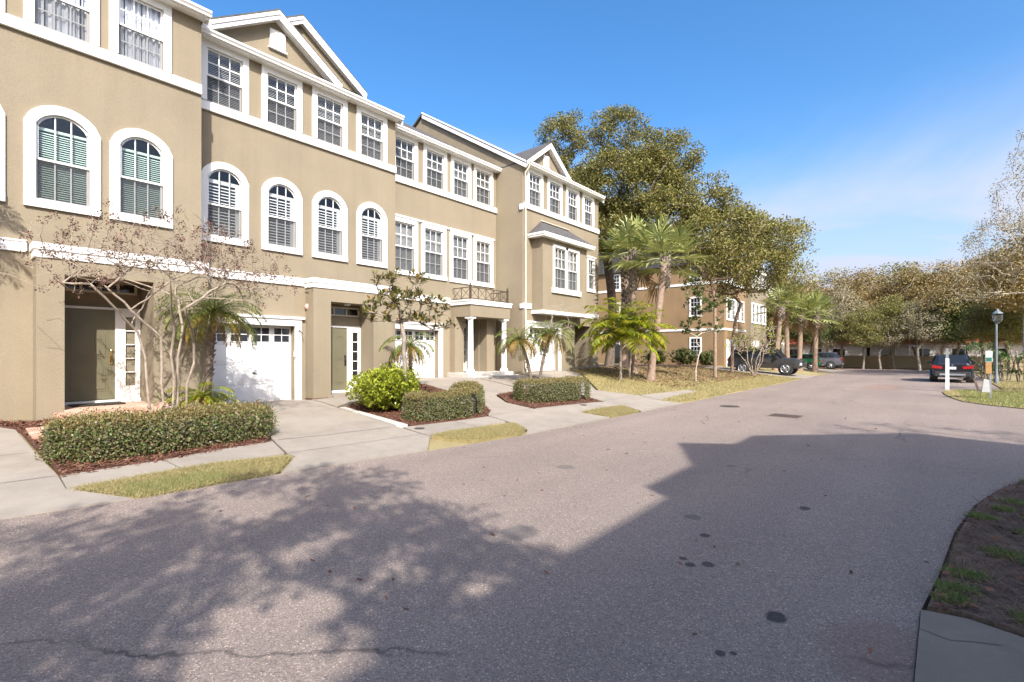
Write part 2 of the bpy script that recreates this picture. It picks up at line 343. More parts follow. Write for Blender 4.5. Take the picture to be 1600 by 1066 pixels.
BARKP = M('pale_smooth_bark', (.42, .36, .3), .8, .25, 5, 20, .5, .015); BARKC = M('crape_myrtle_bark', (.3, .24, .185), .85, .3, 8, 25, .5, .01); BARKT = M('tan_palm_bark', (.27, .19, .14), .95, .25, 7, 30, .8, .03)
TWIGIN = M('hedge_twigs', (.03, .026, .015), .95, .4, 20)
RUBBER = M('black_rubber', (.02, .02, .02), .8, .2); RIM = M('alloy_rim', (.55, .55, .56), .25, .05, metal=.9); CHROME = M('bright_chrome', (.7, .7, .72), .12, .02, metal=1)
def paint(n, c): return M(n, c, .28, .02, 1, coat=1, metal=.25)
PBLACK = paint('black_car_paint', (.012, .013, .016)); PGREY = paint('charcoal_car_paint', (.05, .05, .052)); PGREEN = paint('green_car_paint', (.01, .17, .07)); PSLATE = paint('slate_car_paint', (.13, .13, .15))
TAIL = M('red_tail_lamp', (.35, .01, .012), .15, .1, coat=1); HEADL = M('clear_head_lamp', (.7, .72, .75), .1, .05, coat=1); PLATE = M('white_number_plate', (.75, .76, .76), .4, .03)
PLASTIC = M('dark_plastic', (.025, .025, .027), .6, .15)
BLUE = M('blue_roundel', (.05, .15, .5), .3, .1); ORANGE = M('orange_box', (.42, .24, .09), .6, .15); GREENS = M('green_sign', (.03, .16, .12), .5, .1); TEALP = M('blue_grey_pole', (.14, .17, .185), .45, .15)
WALLT = stucco('perimeter_stucco', (.5, .4, .26)); HOUSEW = M('white_house_wall', (.7, .68, .64), .8, .05)

# ------------------------------------------------------------------ ground shape
BY = [(-400, .42), (3, .4), (5, .3), (8.5, .32), (11.2, .66), (13, .7), (16.5, .74), (18, .82), (24, .85), (32, .7), (45, .5), (60, .3), (90, .2), (400, .2)]
def B(y): return float(np.interp(y, [a for a, b in BY], [b for a, b in BY]))
def gz(x, y): return B(y) * min(1, max(0, (-6.6 - x) / 6.6))
def drape(name, pts, dz, mat, parent=None, skirt=.1, step=1.0):
    bm = bmesh.new(); vs = [bm.verts.new((x, y, 0)) for x, y in pts]
    tri = geometry.tessellate_polygon([[Vector((x, y, 0)) for x, y in pts]])
    for a, b, c in tri:
        try: bm.faces.new((vs[a], vs[b], vs[c]))
        except ValueError: pass
    if min(x for x, y in pts) < -6.6:
        ys = np.arange(math.ceil(min(y for x, y in pts)), min(100, max(y for x, y in pts)), step); xs = [x for x in np.arange(-13.2, -6.5, 1.1)]
        for y in ys: bmesh.ops.bisect_plane(bm, geom=bm.verts[:] + bm.edges[:] + bm.faces[:], plane_co=(0, y, 0), plane_no=(0, 1, 0), dist=1e-5)
        for x in xs: bmesh.ops.bisect_plane(bm, geom=bm.verts[:] + bm.edges[:] + bm.faces[:], plane_co=(x, 0, 0), plane_no=(1, 0, 0), dist=1e-5)
    for v in bm.verts: v.co.z = gz(v.co.x, v.co.y) + dz
    bmesh.ops.recalc_face_normals(bm, faces=bm.faces)
    for f in bm.faces:
        if f.normal.z < 0: f.normal_flip()
    if skirt:
        be = [e for e in bm.edges if e.is_boundary]
        g = bmesh.ops.extrude_edge_only(bm, edges=be)
        for v in [x for x in g['geom'] if isinstance(x, bmesh.types.BMVert)]: v.co.z -= skirt
    me = bpy.data.meshes.new(name); bm.to_mesh(me); bm.free()
    return link(name, me, parent, [mat])
def struct(o): return tag(o, kind='structure')
# big ground sheet
xs = [-900, -300, -120, -60, -30, -20] + list(np.arange(-13.2, -6.5, 1.1)) + [-6, -3, 0, 5, 15, 40, 120, 300, 900]
ys = [-900, -300, -100, -40, -10] + list(np.arange(-5, 60, 1.)) + [62, 66, 75, 90, 120, 300, 900]
V = [(x, y, gz(x, y) - .06) for y in ys for x in xs]; nx = len(xs)
F = [(j * nx + i, j * nx + i + 1, (j + 1) * nx + i + 1, (j + 1) * nx + i) for j in range(len(ys) - 1) for i in range(nx - 1)]
struct(mesh_np('ground', V, F, LAWN))
ROADL = [(-7.9, -12), (-7.5, -2), (-7.23, .43), (-7.05, 1.53), (-7.0, 3.18), (-6.72, 5.6), (-6.45, 8.1), (-6.36, 12.7), (-6.33, 16.7), (-6.2, 32), (-6.1, 50), (-6.3, 58), (-7.5, 63.5)]
ROADR = [(6, 63.8), (2.8, 60), (2.6, 31.6), (1.3, 30.4), (.6, 29.3), (.43, 28.3), (.5, 26.5), (.65, 24.9), (.9, 23.3), (1.5, 22.2), (2.3, 21.45), (5, 20.8), (60, 20.5), (60, 10.9), (5, 10.8), (2.2, 10.4), (1.35, 9.95), (.99, 9.55), (.69, 8.76), (.4, 7.66), (.2, 6.45), (.06, 5.06), (-.04, 4.3), (-.06, 3.3), (-.06, .4), (-.15, -12)]
struct(drape('road', ROADL + ROADR, .0, ASPH, skirt=.06))
# concrete
D = .012
struct(drape('driveway', [(-7.2, .5), (-7.07, 1.5), (-7.95, 1.02), (-8.65, 1.03), (-9.95, .98), (-12.4, .92), (-12.9, .7), (-13.85, .3), (-13.85, -2.3), (-7.5, -2.3)], D, CONC))
struct(drape('driveway', [(-7.02, 3.2), (-7.72, 3.72), (-8.02, 3.74), (-9.05, 3.97), (-10.2, 4.3), (-11.4, 4.66), (-14.65, 4.45), (-14.65, 7.0), (-13.9, 7.2), (-12.0, 6.93), (-8.9, 6.55), (-7.9, 6.42), (-7.62, 6.42), (-6.76, 5.65), (-6.9, 4.2)], D, CONC))
struct(drape('driveway', [(-6.5, 8.1), (-6.76, 8.5), (-7.48, 8.9), (-7.75, 8.95), (-8.5, 9.1), (-9.9, 10.4), (-13.4, 11.0), (-15.3, 10.9), (-15.3, 13.5), (-14.2, 13.7), (-12.5, 13.6), (-10.7, 13.2), (-10.4, 11.4), (-9.4, 10.8), (-8.35, 10.75), (-7.75, 11.0), (-7.3, 11.5), (-6.5, 11.7), (-6.44, 10)], D, CONC))
struct(drape('driveway', [(-6.42, 13.4), (-7.2, 13.85), (-7.9, 13.9), (-9.2, 14.4), (-11.2, 16.0), (-13.7, 16.9), (-13.7, 19.7), (-12.6, 19.7), (-9.45, 15.95), (-8.05, 16.55), (-7.75, 16.5), (-7.1, 16.3), (-6.36, 16.6)], D, CONC))
struct(drape('driveway', [(-6.2, 36.4), (-14, 36.4), (-14, 41.5), (-6.2, 41.5)], D, CONC)); struct(drape('driveway', [(-6.2, 50.5), (-14, 50.5), (-14, 59.3), (-6.35, 59.3)], D, CONC))
for p in ([(-7.98, 1.03), (-8.62, 1.05), (-8.68, 2.15), (-9.02, 3.93), (-8.05, 3.7), (-8.0, 2.6)], [(-7.65, 6.46), (-7.88, 6.46), (-8.7, 6.58), (-8.46, 9.02), (-7.77, 8.9), (-7.7, 7.0)],
          [(-7.35, 11.52), (-7.78, 11.04), (-8.33, 10.8), (-8.0, 13.4), (-7.88, 13.86), (-7.24, 13.8)], [(-7.1, 16.36), (-7.78, 16.55), (-8.0, 16.62), (-7.85, 18), (-7.7, 20.5), (-7.25, 20.5), (-7.18, 18)]):
    struct(drape('sidewalk', p, .016, CONC))
struct(drape('walkway', [(-8.93, 6.57), (-11.9, 6.94), (-11.9, 7.1), (-8.85, 6.82)], .03, CONCW)); struct(drape('walkway', [(-12.05, 6.95), (-13.9, 7.2), (-14.0, 8.0), (-13.85, 9.2), (-13.0, 9.2), (-12.5, 7.6)], .035, CONC))
struct(drape('walkway', [(-12.5, 13.64), (-14.2, 13.74), (-14.2, 16.3), (-13.2, 16.3), (-11.3, 15.9), (-10.7, 13.24)], .02, CONC))
struct(drape('driveway', [(-.05, .4), (-.055, 3.3), (-.035, 4.28), (.2, 4.33), (.45, 4.26), (.9, 4.0), (1.6, 3.6), (7.2, 3.6), (7.2, .4)], .022, CONCD))
# joints in the concrete: narrow dark strips laid on the surface
def strip(a, b, wd, dz=.0155, mat=JOINT):
    d = Vector((b[0] - a[0], b[1] - a[1], 0)).normalized(); n = Vector((-d.y, d.x, 0)) * wd / 2; k = 12; mb = MB()
    P = [(a[0] + (b[0] - a[0]) * i / k, a[1] + (b[1] - a[1]) * i / k) for i in range(k + 1)]
    for p, q in zip(P, P[1:]):
        mb.poly([(p[0] - n.x, p[1] - n.y, gz(*p) + dz), (q[0] - n.x, q[1] - n.y, gz(*q) + dz), (q[0] + n.x, q[1] + n.y, gz(*q) + dz), (p[0] + n.x, p[1] + n.y, gz(*p) + dz)])
    return struct(mb.build('expansion_joint', mat))
strip((-9.06, 4.05), (-8.88, 6.4), .02); strip((-8.0, 3.76), (-7.9, 6.38), .012); strip((-11.9, 4.7), (-11.9, 6.9), .01); strip((-10.3, .9), (-10.4, -2.3), .012); strip((-8.65, 1.0), (-8.75, -2.3), .014)
strip((-14.3, 13.75), (-10.72, 13.22), .03); strip((-8.5, 9.15), (-8.4, 10.7), .014); strip((-8.6, 2.2), (-8.0, 2.25), .012, .0195); strip((-8.02, 13.9), (-8.1, 16.5), .014); strip((-8.45, 7.9), (-7.75, 7.9), .012, .0195)
for a, b in (((-.045, 3.98), (.1, 3.93)), ((.1, 3.93), (.2, 4.0)), ((.2, 4.0), (.33, 4.06))): strip(a, b, .008, .0245)
# mulch beds
BED1 = [(-8.66, 1.08), (-8.72, 2.15), (-9.08, 3.9), (-10.3, 4.26), (-11.4, 4.6), (-13.6, 4.4), (-13.1, 1.2), (-13.6, .5), (-12.9, .78), (-12.4, .98), (-9.95, 1.04)]
BED2 = [(-8.74, 6.86), (-8.5, 9.0), (-8.9, 9.6), (-9.9, 10.3), (-13.3, 10.9), (-14.3, 10.4), (-13.8, 9.3), (-12.9, 9.25), (-12.3, 7.5), (-11.9, 7.12)]
BED3 = [(-8.36, 10.85), (-8.02, 13.4), (-8.05, 13.8), (-9.3, 14.3), (-11.2, 15.85), (-10.65, 13.2), (-10.4, 11.5), (-9.4, 10.86)]
for p in (BED1, BED2, BED3): struct(drape('mulch_bed', p, .02, MULCH))
struct(drape('mulch_bed', [(-13.8, 7.25), (-14.3, 7.2), (-14.3, 7.75), (-13.9, 7.75)], .05, MULCH))
# lawns
GR1 = [(-7.88, 1.1), (-7.08, 1.62), (-7.04, 3.12), (-7.74, 3.66), (-8.0, 2.6)]
GR2 = [(-7.6, 6.46), (-6.8, 6.8), (-6.62, 8.0), (-6.8, 8.42), (-7.45, 8.85), (-7.68, 7.05)]
GR3 = [(-7.26, 11.6), (-6.48, 11.8), (-6.46, 13.35), (-7.16, 13.75), (-7.3, 12.6)]
LAWN4 = [(-6.36, 16.7), (-7.1, 16.4), (-7.2, 18), (-7.25, 20.6), (-7.72, 20.6), (-7.88, 18), (-8.02, 16.66), (-9.4, 16.05), (-12.5, 19.8), (-13.4, 20.4), (-13.4, 23.2), (-30, 23.2), (-30, 45.9), (-14.1, 45.9), (-14.1, 41.6), (-14.1, 36.3), (-6.2, 36.3), (-6.24, 30)]
GR5 = [(.48, 28.3), (.65, 29.3), (1.34, 30.35), (2.66, 31.5), (2.86, 60), (30, 60), (30, 20.8), (5, 20.86), (2.33, 21.52), (1.55, 22.25), (.95, 23.35), (.7, 24.95), (.55, 26.5)]
for p in (GR1, GR2, GR3, LAWN4, GR5): struct(drape('lawn', p, .022, LAWN, step=2))
struct(drape('leaf_litter', [(-8.9, 24.2), (-10.2, 21.2), (-13.0, 20.8), (-13.3, 23.4), (-22, 23.6), (-22, 45.5), (-14.4, 45.5), (-12.5, 36), (-8.9, 34.5), (-8.3, 29)], .034, LITTER, step=2))
struct(drape('leaf_litter', [(-6.3, 58.4), (-7.4, 63.4), (6, 63.7), (12, 64), (12, 70), (-16, 70), (-16, 60)], .03, LITTER, step=2))
BEDR = [(-.0, 4.36), (.2, 4.4), (.48, 4.33), (.95, 4.06), (1.65, 3.66), (7.1, 3.66), (7.1, 10.75), (5, 10.74), (2.24, 10.32), (1.4, 9.88), (1.03, 9.5), (.73, 8.74), (.44, 7.64), (.24, 6.45), (.1, 5.06)]
struct(drape('planting_strip', BEDR, .03, SOIL))

# ------------------------------------------------------------------ scatter: grass blades, chips
def inside(P, poly):
    x, y = P[:, 0], P[:, 1]; r = np.zeros(len(P), bool); n = len(poly)
    for i in range(n):
        x0, y0 = poly[i]; x1, y1 = poly[(i + 1) % n]
        if y0 == y1: continue
        c = ((y0 > y) != (y1 > y)) & (x < (x1 - x0) * (y - y0) / (y1 - y0) + x0); r ^= c
    return r
def pts_in(poly, n, rng, clip=None):
    a = np.array(poly); lo, hi = a.min(0), a.max(0)
    if clip: lo = np.maximum(lo, clip[0]); hi = np.minimum(hi, clip[1])
    P = rng.uniform(lo, hi, (n, 2)); return P[inside(P, poly)]
GZV = np.vectorize(gz)
def blades(name, poly, n, mat, hgt=(.03, .08), wd=.006, seed=1, clip=None, lift=.02, parent=None, lean=.6, grow=0):
    rng = np.random.default_rng(seed); P = pts_in(poly, n, rng, clip)
    if grow: P = P + rng.normal(0, grow, P.shape)
    k = len(P); z = GZV(P[:, 0], P[:, 1]) + lift
    h = rng.uniform(*hgt, k); a = rng.uniform(0, 6.283, k); l = rng.uniform(0, lean, k) * h; b = rng.uniform(0, 6.283, k)
    base = np.c_[P, z]; s = np.c_[np.cos(a), np.sin(a), np.zeros(k)] * wd * .5
    tip = base + np.c_[np.cos(b) * l, np.sin(b) * l, h]
    V = np.stack([base - s, base + s, tip], 1).reshape(-1, 3)
    return tag(mesh_np(name, V, np.arange(3 * k).reshape(-1, 3), mat, parent), kind='stuff')
for i, (p, n) in enumerate(((GR1, 42000), (GR2, 34000), (GR3, 26000))):
    blades('grass', p, n, BLADE, (.012, .055), .007, i + 1, grow=.045, lean=1.5)
blades('grass', GR1, 3500, BLADEG, (.015, .06), .007, 11, clip=((-7.6, 1.5), (-7.1, 2.6)), grow=.06, lean=1)
blades('grass', LAWN4, 90000, BLADE, (.03, .09), .02, 5, clip=((-14, 16), (-6.2, 38)), lean=1)
blades('grass', GR5, 60000, BLADE, (.03, .09), .018, 6, clip=((0, 20.5), (9, 40)), lean=1); blades('grass', GR5, 22000, BLADEG, (.03, .09), .018, 7, clip=((1.0, 21.5), (9, 30)), lean=1)
def chips(name, poly, n, mat, L=(.03, .08), Wd=(.008, .022), seed=3, clip=None, lift=.03, thick=.02, tilt=.35):
    rng = np.random.default_rng(seed); P = pts_in(poly, n, rng, clip); k = len(P)
    z = GZV(P[:, 0], P[:, 1]) + lift + rng.uniform(-.005, thick, k); a = rng.uniform(0, 6.283, k); l = rng.uniform(*L, k) * .5; wd = rng.uniform(*Wd, k) * .5
    d = np.c_[np.cos(a) * l, np.sin(a) * l, rng.normal(0, tilt, k) * l]; s = np.c_[-np.sin(a) * wd, np.cos(a) * wd, rng.normal(0, tilt, k) * wd]; c = np.c_[P, z]
    V = np.stack([c - d - s, c + d - s * .6, c + d + s, c - d + s * .7], 1).reshape(-1, 3)
    return tag(mesh_np(name, V, np.arange(4 * k).reshape(-1, 4), mat), kind='stuff')
chips('bark_mulch', BED1, 26000, CHIP); chips('bark_mulch', BED2, 14000, CHIP, seed=4); chips('bark_mulch', BED3, 9000, CHIP, seed=5)
chips('bark_mulch', [(-8.6, 1.0), (-8.74, 2.15), (-9.05, 3.95), (-8.95, 3.98), (-8.58, 2.15), (-8.5, 1.0)], 700, CHIP, seed=9, lift=.02)
chips('pine_straw', BEDR, 26000, STRAW, (.06, .2), (.003, .008), 6, ((-.1, 4), (3.5, 10.8)), .035, .03, .2); chips('fallen_leaves', BEDR, 900, CHIP, (.03, .06), (.02, .04), 8, ((-.1, 4), (3.5, 10.8)), .04, .03, .4)
chips('fallen_leaves', LAWN4, 5000, CHIP, (.05, .1), (.03, .06), 12, ((-14, 20), (-8, 36)), .05, .03, .4)
chips('fallen_leaves', ROADL + ROADR, 260, CHIP, (.03, .06), (.015, .04), 13, ((-7, 2), (0, 30)), .006, .01, .2)
rng = np.random.default_rng(21)
for i, (x, y, r) in enumerate(((.83, 7.9, .22), (.42, 7.0, .13), (.86, 7.15, .16), (.78, 6.65, .16), (.52, 5.85, .2), (.22, 5.1, .15), (.16, 4.78, .14), (.13, 4.55, .12), (.55, 4.5, .16), (1.3, 8.9, .3), (1.6, 7.6, .3), (1.2, 6.2, .25), (2.2, 8.6, .3), (1.9, 6.6, .3), (1.1, 9.3, .2), (.62, 7.5, .1), (.9, 5.3, .18))):
    P = [(x + r * math.cos(a) * rng.uniform(.5, 1.1), y + r * math.sin(a) * rng.uniform(.4, .9)) for a in np.arange(0, 6.28, .5)]
    blades('grass', P, int(5200 * r), BLADEG, (.02, .065), .007, 100 + i, lift=.03, lean=1.4, grow=.02)
# ------------------------------------------------------------------ townhouses
def arc(a, b, d, rise, n=10):
    m = (a + b) / 2; hw = (b - a) / 2; rr = (hw * hw + rise * rise) / (2 * rise); zc = d - rr
    return [(a + (b - a) * i / n, zc + math.sqrt(max(0, rr * rr - (a + (b - a) * i / n - m) ** 2))) for i in range(n + 1)]
def wall_sheet(mb, X, y0, y1, z0, z1, ops, depth=.16, sg=1):
    ys = sorted({y0, y1, *[v for o in ops for v in o[:2] if y0 < v < y1]}); zs = sorted({z0, z1, *[v for o in ops for v in o[2:4] if z0 < v < z1]})
    for ya, yb in zip(ys, ys[1:]):
        for za, zb in zip(zs, zs[1:]):
            cy, cz = (ya + yb) / 2, (za + zb) / 2
            if any(o[0] < cy < o[1] and o[2] < cz < o[3] for o in ops): continue
            mb.poly([(X, ya, za), (X, yb, za), (X, yb, zb), (X, ya, zb)])
    for o in ops:
        a, b, c, d = o[:4]; rise = o[4] if len(o) > 4 else 0; dp = o[5] if len(o) > 5 else depth; xi = X - dp * sg
        if dp <= 0: continue
        zt = d - rise
        mb.poly([(X, a, c), (X, a, zt), (xi, a, zt), (xi, a, c)]); mb.poly([(X, b, zt), (X, b, c), (xi, b, c), (xi, b, zt)]); mb.poly([(X, a, c), (xi, a, c), (xi, b, c), (X, b, c)])
        if rise:
            A = arc(a, b, d, rise)
            for (p, q), (r, s) in zip(A, A[1:]):
                mb.poly([(X, p, q), (X, r, s), (X, r, d), (X, p, d)]); mb.poly([(X, p, q), (xi, p, q), (xi, r, s), (X, r, s)])
        else: mb.poly([(X, a, d), (X, b, d), (xi, b, d), (xi, a, d)])
QUAD = bpy.data.meshes.new('pane'); QUAD.from_pydata([(0, 0, 0), (0, 1, 0), (0, 1, 1), (0, 0, 1)], [], [(0, 1, 2, 3)]); QUAD.materials.append(GLASS)
QUADD = bpy.data.meshes.new('dark_pane'); QUADD.from_pydata([(0, 0, 0), (0, 1, 0), (0, 1, 1), (0, 0, 1)], [], [(0, 1, 2, 3)]); QUADD.materials.append(DARKG)
def pane(parent, X, a, b, c, d, me=QUAD):
    o = bpy.data.objects.new('pane', me); col.objects.link(o); o.parent = parent; o.location = Vector((X, a, c)) - org(parent); o.scale = (1, b - a, d - c); return o
wrng = random.Random(3)
def window(unit, X, a, b, c, d, rise=0, trim=.16, cover='slat', sill=True, cap=False, cols=3, rows=(2, 2), split=.5, screen=True, name='window'):
    """casing proud of the wall; sashes, muntins, single panes, screen and blind behind"""
    mb = MB(); p = .045; x0, x1 = X + .002, X + p
    if rise:
        zt = d - rise; mb.box(x0, x1, a - trim, a, c, zt); mb.box(x0, x1, b, b + trim, c, zt)
        I = arc(a, b, d, rise, 14); O = arc(a - trim, b + trim, d + trim, rise + trim * .8, 14)
        O[0] = (a - trim, zt); O[-1] = (b + trim, zt)
        for i in range(14):
            q = [(x1, *I[i]), (x1, *I[i + 1]), (x1, *O[i + 1]), (x1, *O[i])]; mb.poly(q)
            mb.poly([(x0, *O[i]), (x1, *O[i]), (x1, *O[i + 1]), (x0, *O[i + 1])]); mb.poly([(x1, *I[i]), (x0, *I[i]), (x0, *I[i + 1]), (x1, *I[i + 1])])
    else:
        mb.box(x0, x1, a - trim, a, c, d); mb.box(x0, x1, b, b + trim, c, d); mb.box(x0, x1 + .004, a - trim, b + trim, d, d + trim)
        if cap: mb.box(x0, x1 + .035, a - trim - .06, b + trim + .06, d + trim, d + trim + .07)
    if sill: mb.box(x0, x1 + .018, a - trim - (.03 if cap else 0), b + trim + (.03 if cap else 0), c - .17, c)
    cas = mb.build(name, WHITE, unit)
    mid = c + (d - c) * split; fw = .042; xs_u, xs_l = X - .05, X - .085
    up = MB(); lo = MB(); zt = d - rise
    def frame(m, xx, c0, d0, arch=False):
        m.box(xx, xx + .035, a, a + fw, c0, d0); m.box(xx, xx + .035, b - fw, b, c0, d0); m.box(xx, xx + .035, a + fw, b - fw, c0, c0 + fw)
        if not arch: m.box(xx, xx + .035, a + fw, b - fw, d0 - fw, d0)
    frame(lo, xs_l, c, mid + .02); frame(up, xs_u, mid - .02, zt if rise else d, bool(rise))
    ia, ib = a + fw, b - fw; cw = (ib - ia) / cols; mu = .011
    if rise:
        A = arc(a, b, d, rise, 14); A2 = arc(ia, ib, d - fw, max(.03, rise - .01), 14)
        for i in range(14): up.poly([(xs_u + .035, *A2[i]), (xs_u + .035, *A2[i + 1]), (xs_u + .035, *A[i + 1]), (xs_u + .035, *A[i])])
    zin = lambda y: (np.interp(y, [q[0] for q in arc(a, b, d, rise, 20)], [q[1] for q in arc(a, b, d, rise, 20)]) if rise else d)
    for k in range(1, cols):
        y = ia + cw * k; lo.box(xs_l + .008, xs_l + .028, y - mu, y + mu, c + fw, mid + .02 - fw); up.box(xs_u + .008, xs_u + .028, y - mu, y + mu, mid - .02 + fw, float(zin(y)) - .01)
    def cells(m, xx, c0, d0, nr):
        h = (d0 - c0) / nr
        for k in range(1, nr): m.box(xx + .01, xx + .026, ia, ib, c0 + h * k - mu, c0 + h * k + mu)
        return [(c0 + h * k, c0 + h * (k + 1)) for k in range(nr)]
    cl = cells(lo, xs_l, c + fw, mid + .02 - fw, rows[1]); cu = cells(up, xs_u, mid - .02 + fw, (zt if rise else d - fw), rows[0])
    lo.build('sash', VINYL, cas); up.build('sash', VINYL, cas)
    for k in range(cols):
        for c0, d0 in cl: pane(cas, xs_l + .016, ia + cw * k + mu, ia + cw * (k + 1) - mu, c0 + mu, d0 - mu)
        for j, (c0, d0) in enumerate(cu):
            y0, y1 = ia + cw * k + mu, ia + cw * (k + 1) - mu
            if rise and j == len(cu) - 1:
                ar = [(y0 + (y1 - y0) * i / 5, float(zin(y0 + (y1 - y0) * i / 5)) - .01) for i in range(6)]
                MB().poly([(xs_u + .016, y0, c0 + mu), (xs_u + .016, y1, c0 + mu)] + [(xs_u + .016, *q) for q in reversed(ar)]).build('pane', GLASS, cas)
            else: pane(cas, xs_u + .016, y0, y1, c0 + mu, d0 - mu)
    if screen: MB().poly([(xs_l + .05, a, c), (xs_l + .05, b, c), (xs_l + .05, b, mid), (xs_l + .05, a, mid)]).build('insect_screen', SCREEN, cas)
    # what hangs behind the glass
    xb = X - .125; m = MB()
    if cover in ('slat', 'mint'):
        top = d - .02 if not rise else d - .3 * rise - (.22 if cover == 'mint' else .05); z = c + .01; st = .046; tl = wrng.uniform(.75, 1.1)
        m.box(xb - .03, xb + .03, a + .01, b - .01, top - .05, top)
        while z < top - .06:
            m.poly([(xb - .02, a + .015, z + .022 * tl), (xb + .022, a + .015, z - .022 * tl), (xb + .022, b - .015, z - .022 * tl), (xb - .02, b - .015, z + .022 * tl)]); z += st
        m.build('blind', SLAT if cover == 'slat' else MINT, cas)
    elif cover == 'shutter':
        top = zt - .02 if rise else d - .02
        m.box(xb - .02, xb + .02, a, a + .06, c, top); m.box(xb - .02, xb + .02, b - .12, b, c, top); m.box(xb - .021, xb + .021, a, b, top - .1, top); m.box(xb - .021, xb + .021, a, b, c, c + .07)
        z = c + .11
        while z < top - .13:
            m.poly([(xb - .03, a + .06, z + .028), (xb + .03, a + .06, z - .024), (xb + .03, b - .12, z - .024), (xb - .03, b - .12, z + .028)]); z += .082
        m.build('shutter', SHUT, cas)
    elif cover == 'curtain':
        n = 40
        for i in range(n):
            f0 = lambda t: (xb + .03 * math.sin(t * 47 + a * 9) + .018 * math.sin(t * 97 + 1), a + (b - a) * t)
            (x0_, y0_), (x1_, y1_) = f0(i / n), f0((i + 1) / n)
            if wrng.random() < .04: continue
            m.poly([(x0_ + .02, y0_, c), (x1_ + .02, y1_, c), (x1_, y1_, d), (x0_, y0_, d)])
        m.build('curtain', CURT, cas)
    return cas
def garage(unit, X, a, b, z0, z1, rec=.22):
    m = MB(); t = .2; x0, x1 = X + .003, X + .05
    m.box(x0, x1, a - t, a, z0, z1); m.box(x0, x1, b, b + t, z0, z1); m.box(x0, x1 + .006, a - t, b + t, z1, z1 + .2); m.box(x0, x1 + .05, a - t - .08, b + t + .08, z1 + .2, z1 + .27)
    m.build('garage_trim', WHITE, unit)
    xd = X - rec; door = MB().box(xd - .04, xd, a, b, z0 + .015, z1).build('garage_door', GARAGE, unit)
    W = (b - a) / 4; H = (z1 - z0) / 4; rib = MB()
    for r in range(4):
        for k in range(4):
            ya, yb = a + W * k + .05, a + W * (k + 1) - .05; za, zb = z0 + H * r + .06, z0 + H * (r + 1) - .05
            if r < 3:
                q = MB(); q.box(xd - .001, xd + .008, ya, yb, za, zb); q.box(xd, xd + .016, ya + .05, yb - .05, za + .045, zb - .045); q.build('panel', GARAGE, door, bevel=.004)
            else:
                q = MB(); ym, zm = (ya + yb) / 2, (za + zb) / 2; f = .022
                for u, v, s, w2 in ((ya, yb, za, za + f), (ya, yb, zb - f, zb), (ya, yb, zm - f / 2, zm + f / 2)): q.box(xd, xd + .02, u, v, s, w2)
                for u in (ya, ym - f / 2, yb - f): q.box(xd, xd + .021, u, u + f, za, zb)
                q.build('window_frame', GARAGE, door)
                for u in (ya + f, ym + f / 2):
                    for s in (za + f, zm + f / 2): pane(door, xd + .012, u, u + (yb - ya) / 2 - 1.5 * f, s, s + (zb - za) / 2 - 1.5 * f, QUADD)
    g = MB()
    for r in range(1, 4): g.box(xd - .002, xd + .003, a, b, z0 + H * r - .006, z0 + H * r + .006)
    g.build('section_joint', CAP, door)
    h = MB(); ym = (a + b) / 2 + .1; zh = z0 + H * 1.55; h.box(xd, xd + .03, ym - .03, ym + .03, zh - .02, zh + .02); h.tube([(xd + .03, ym - .06, zh + .02), (xd + .05, ym, zh), (xd + .03, ym + .06, zh - .03)], .008, 5); h.build('lock_handle', BLACKM, door)
    return door
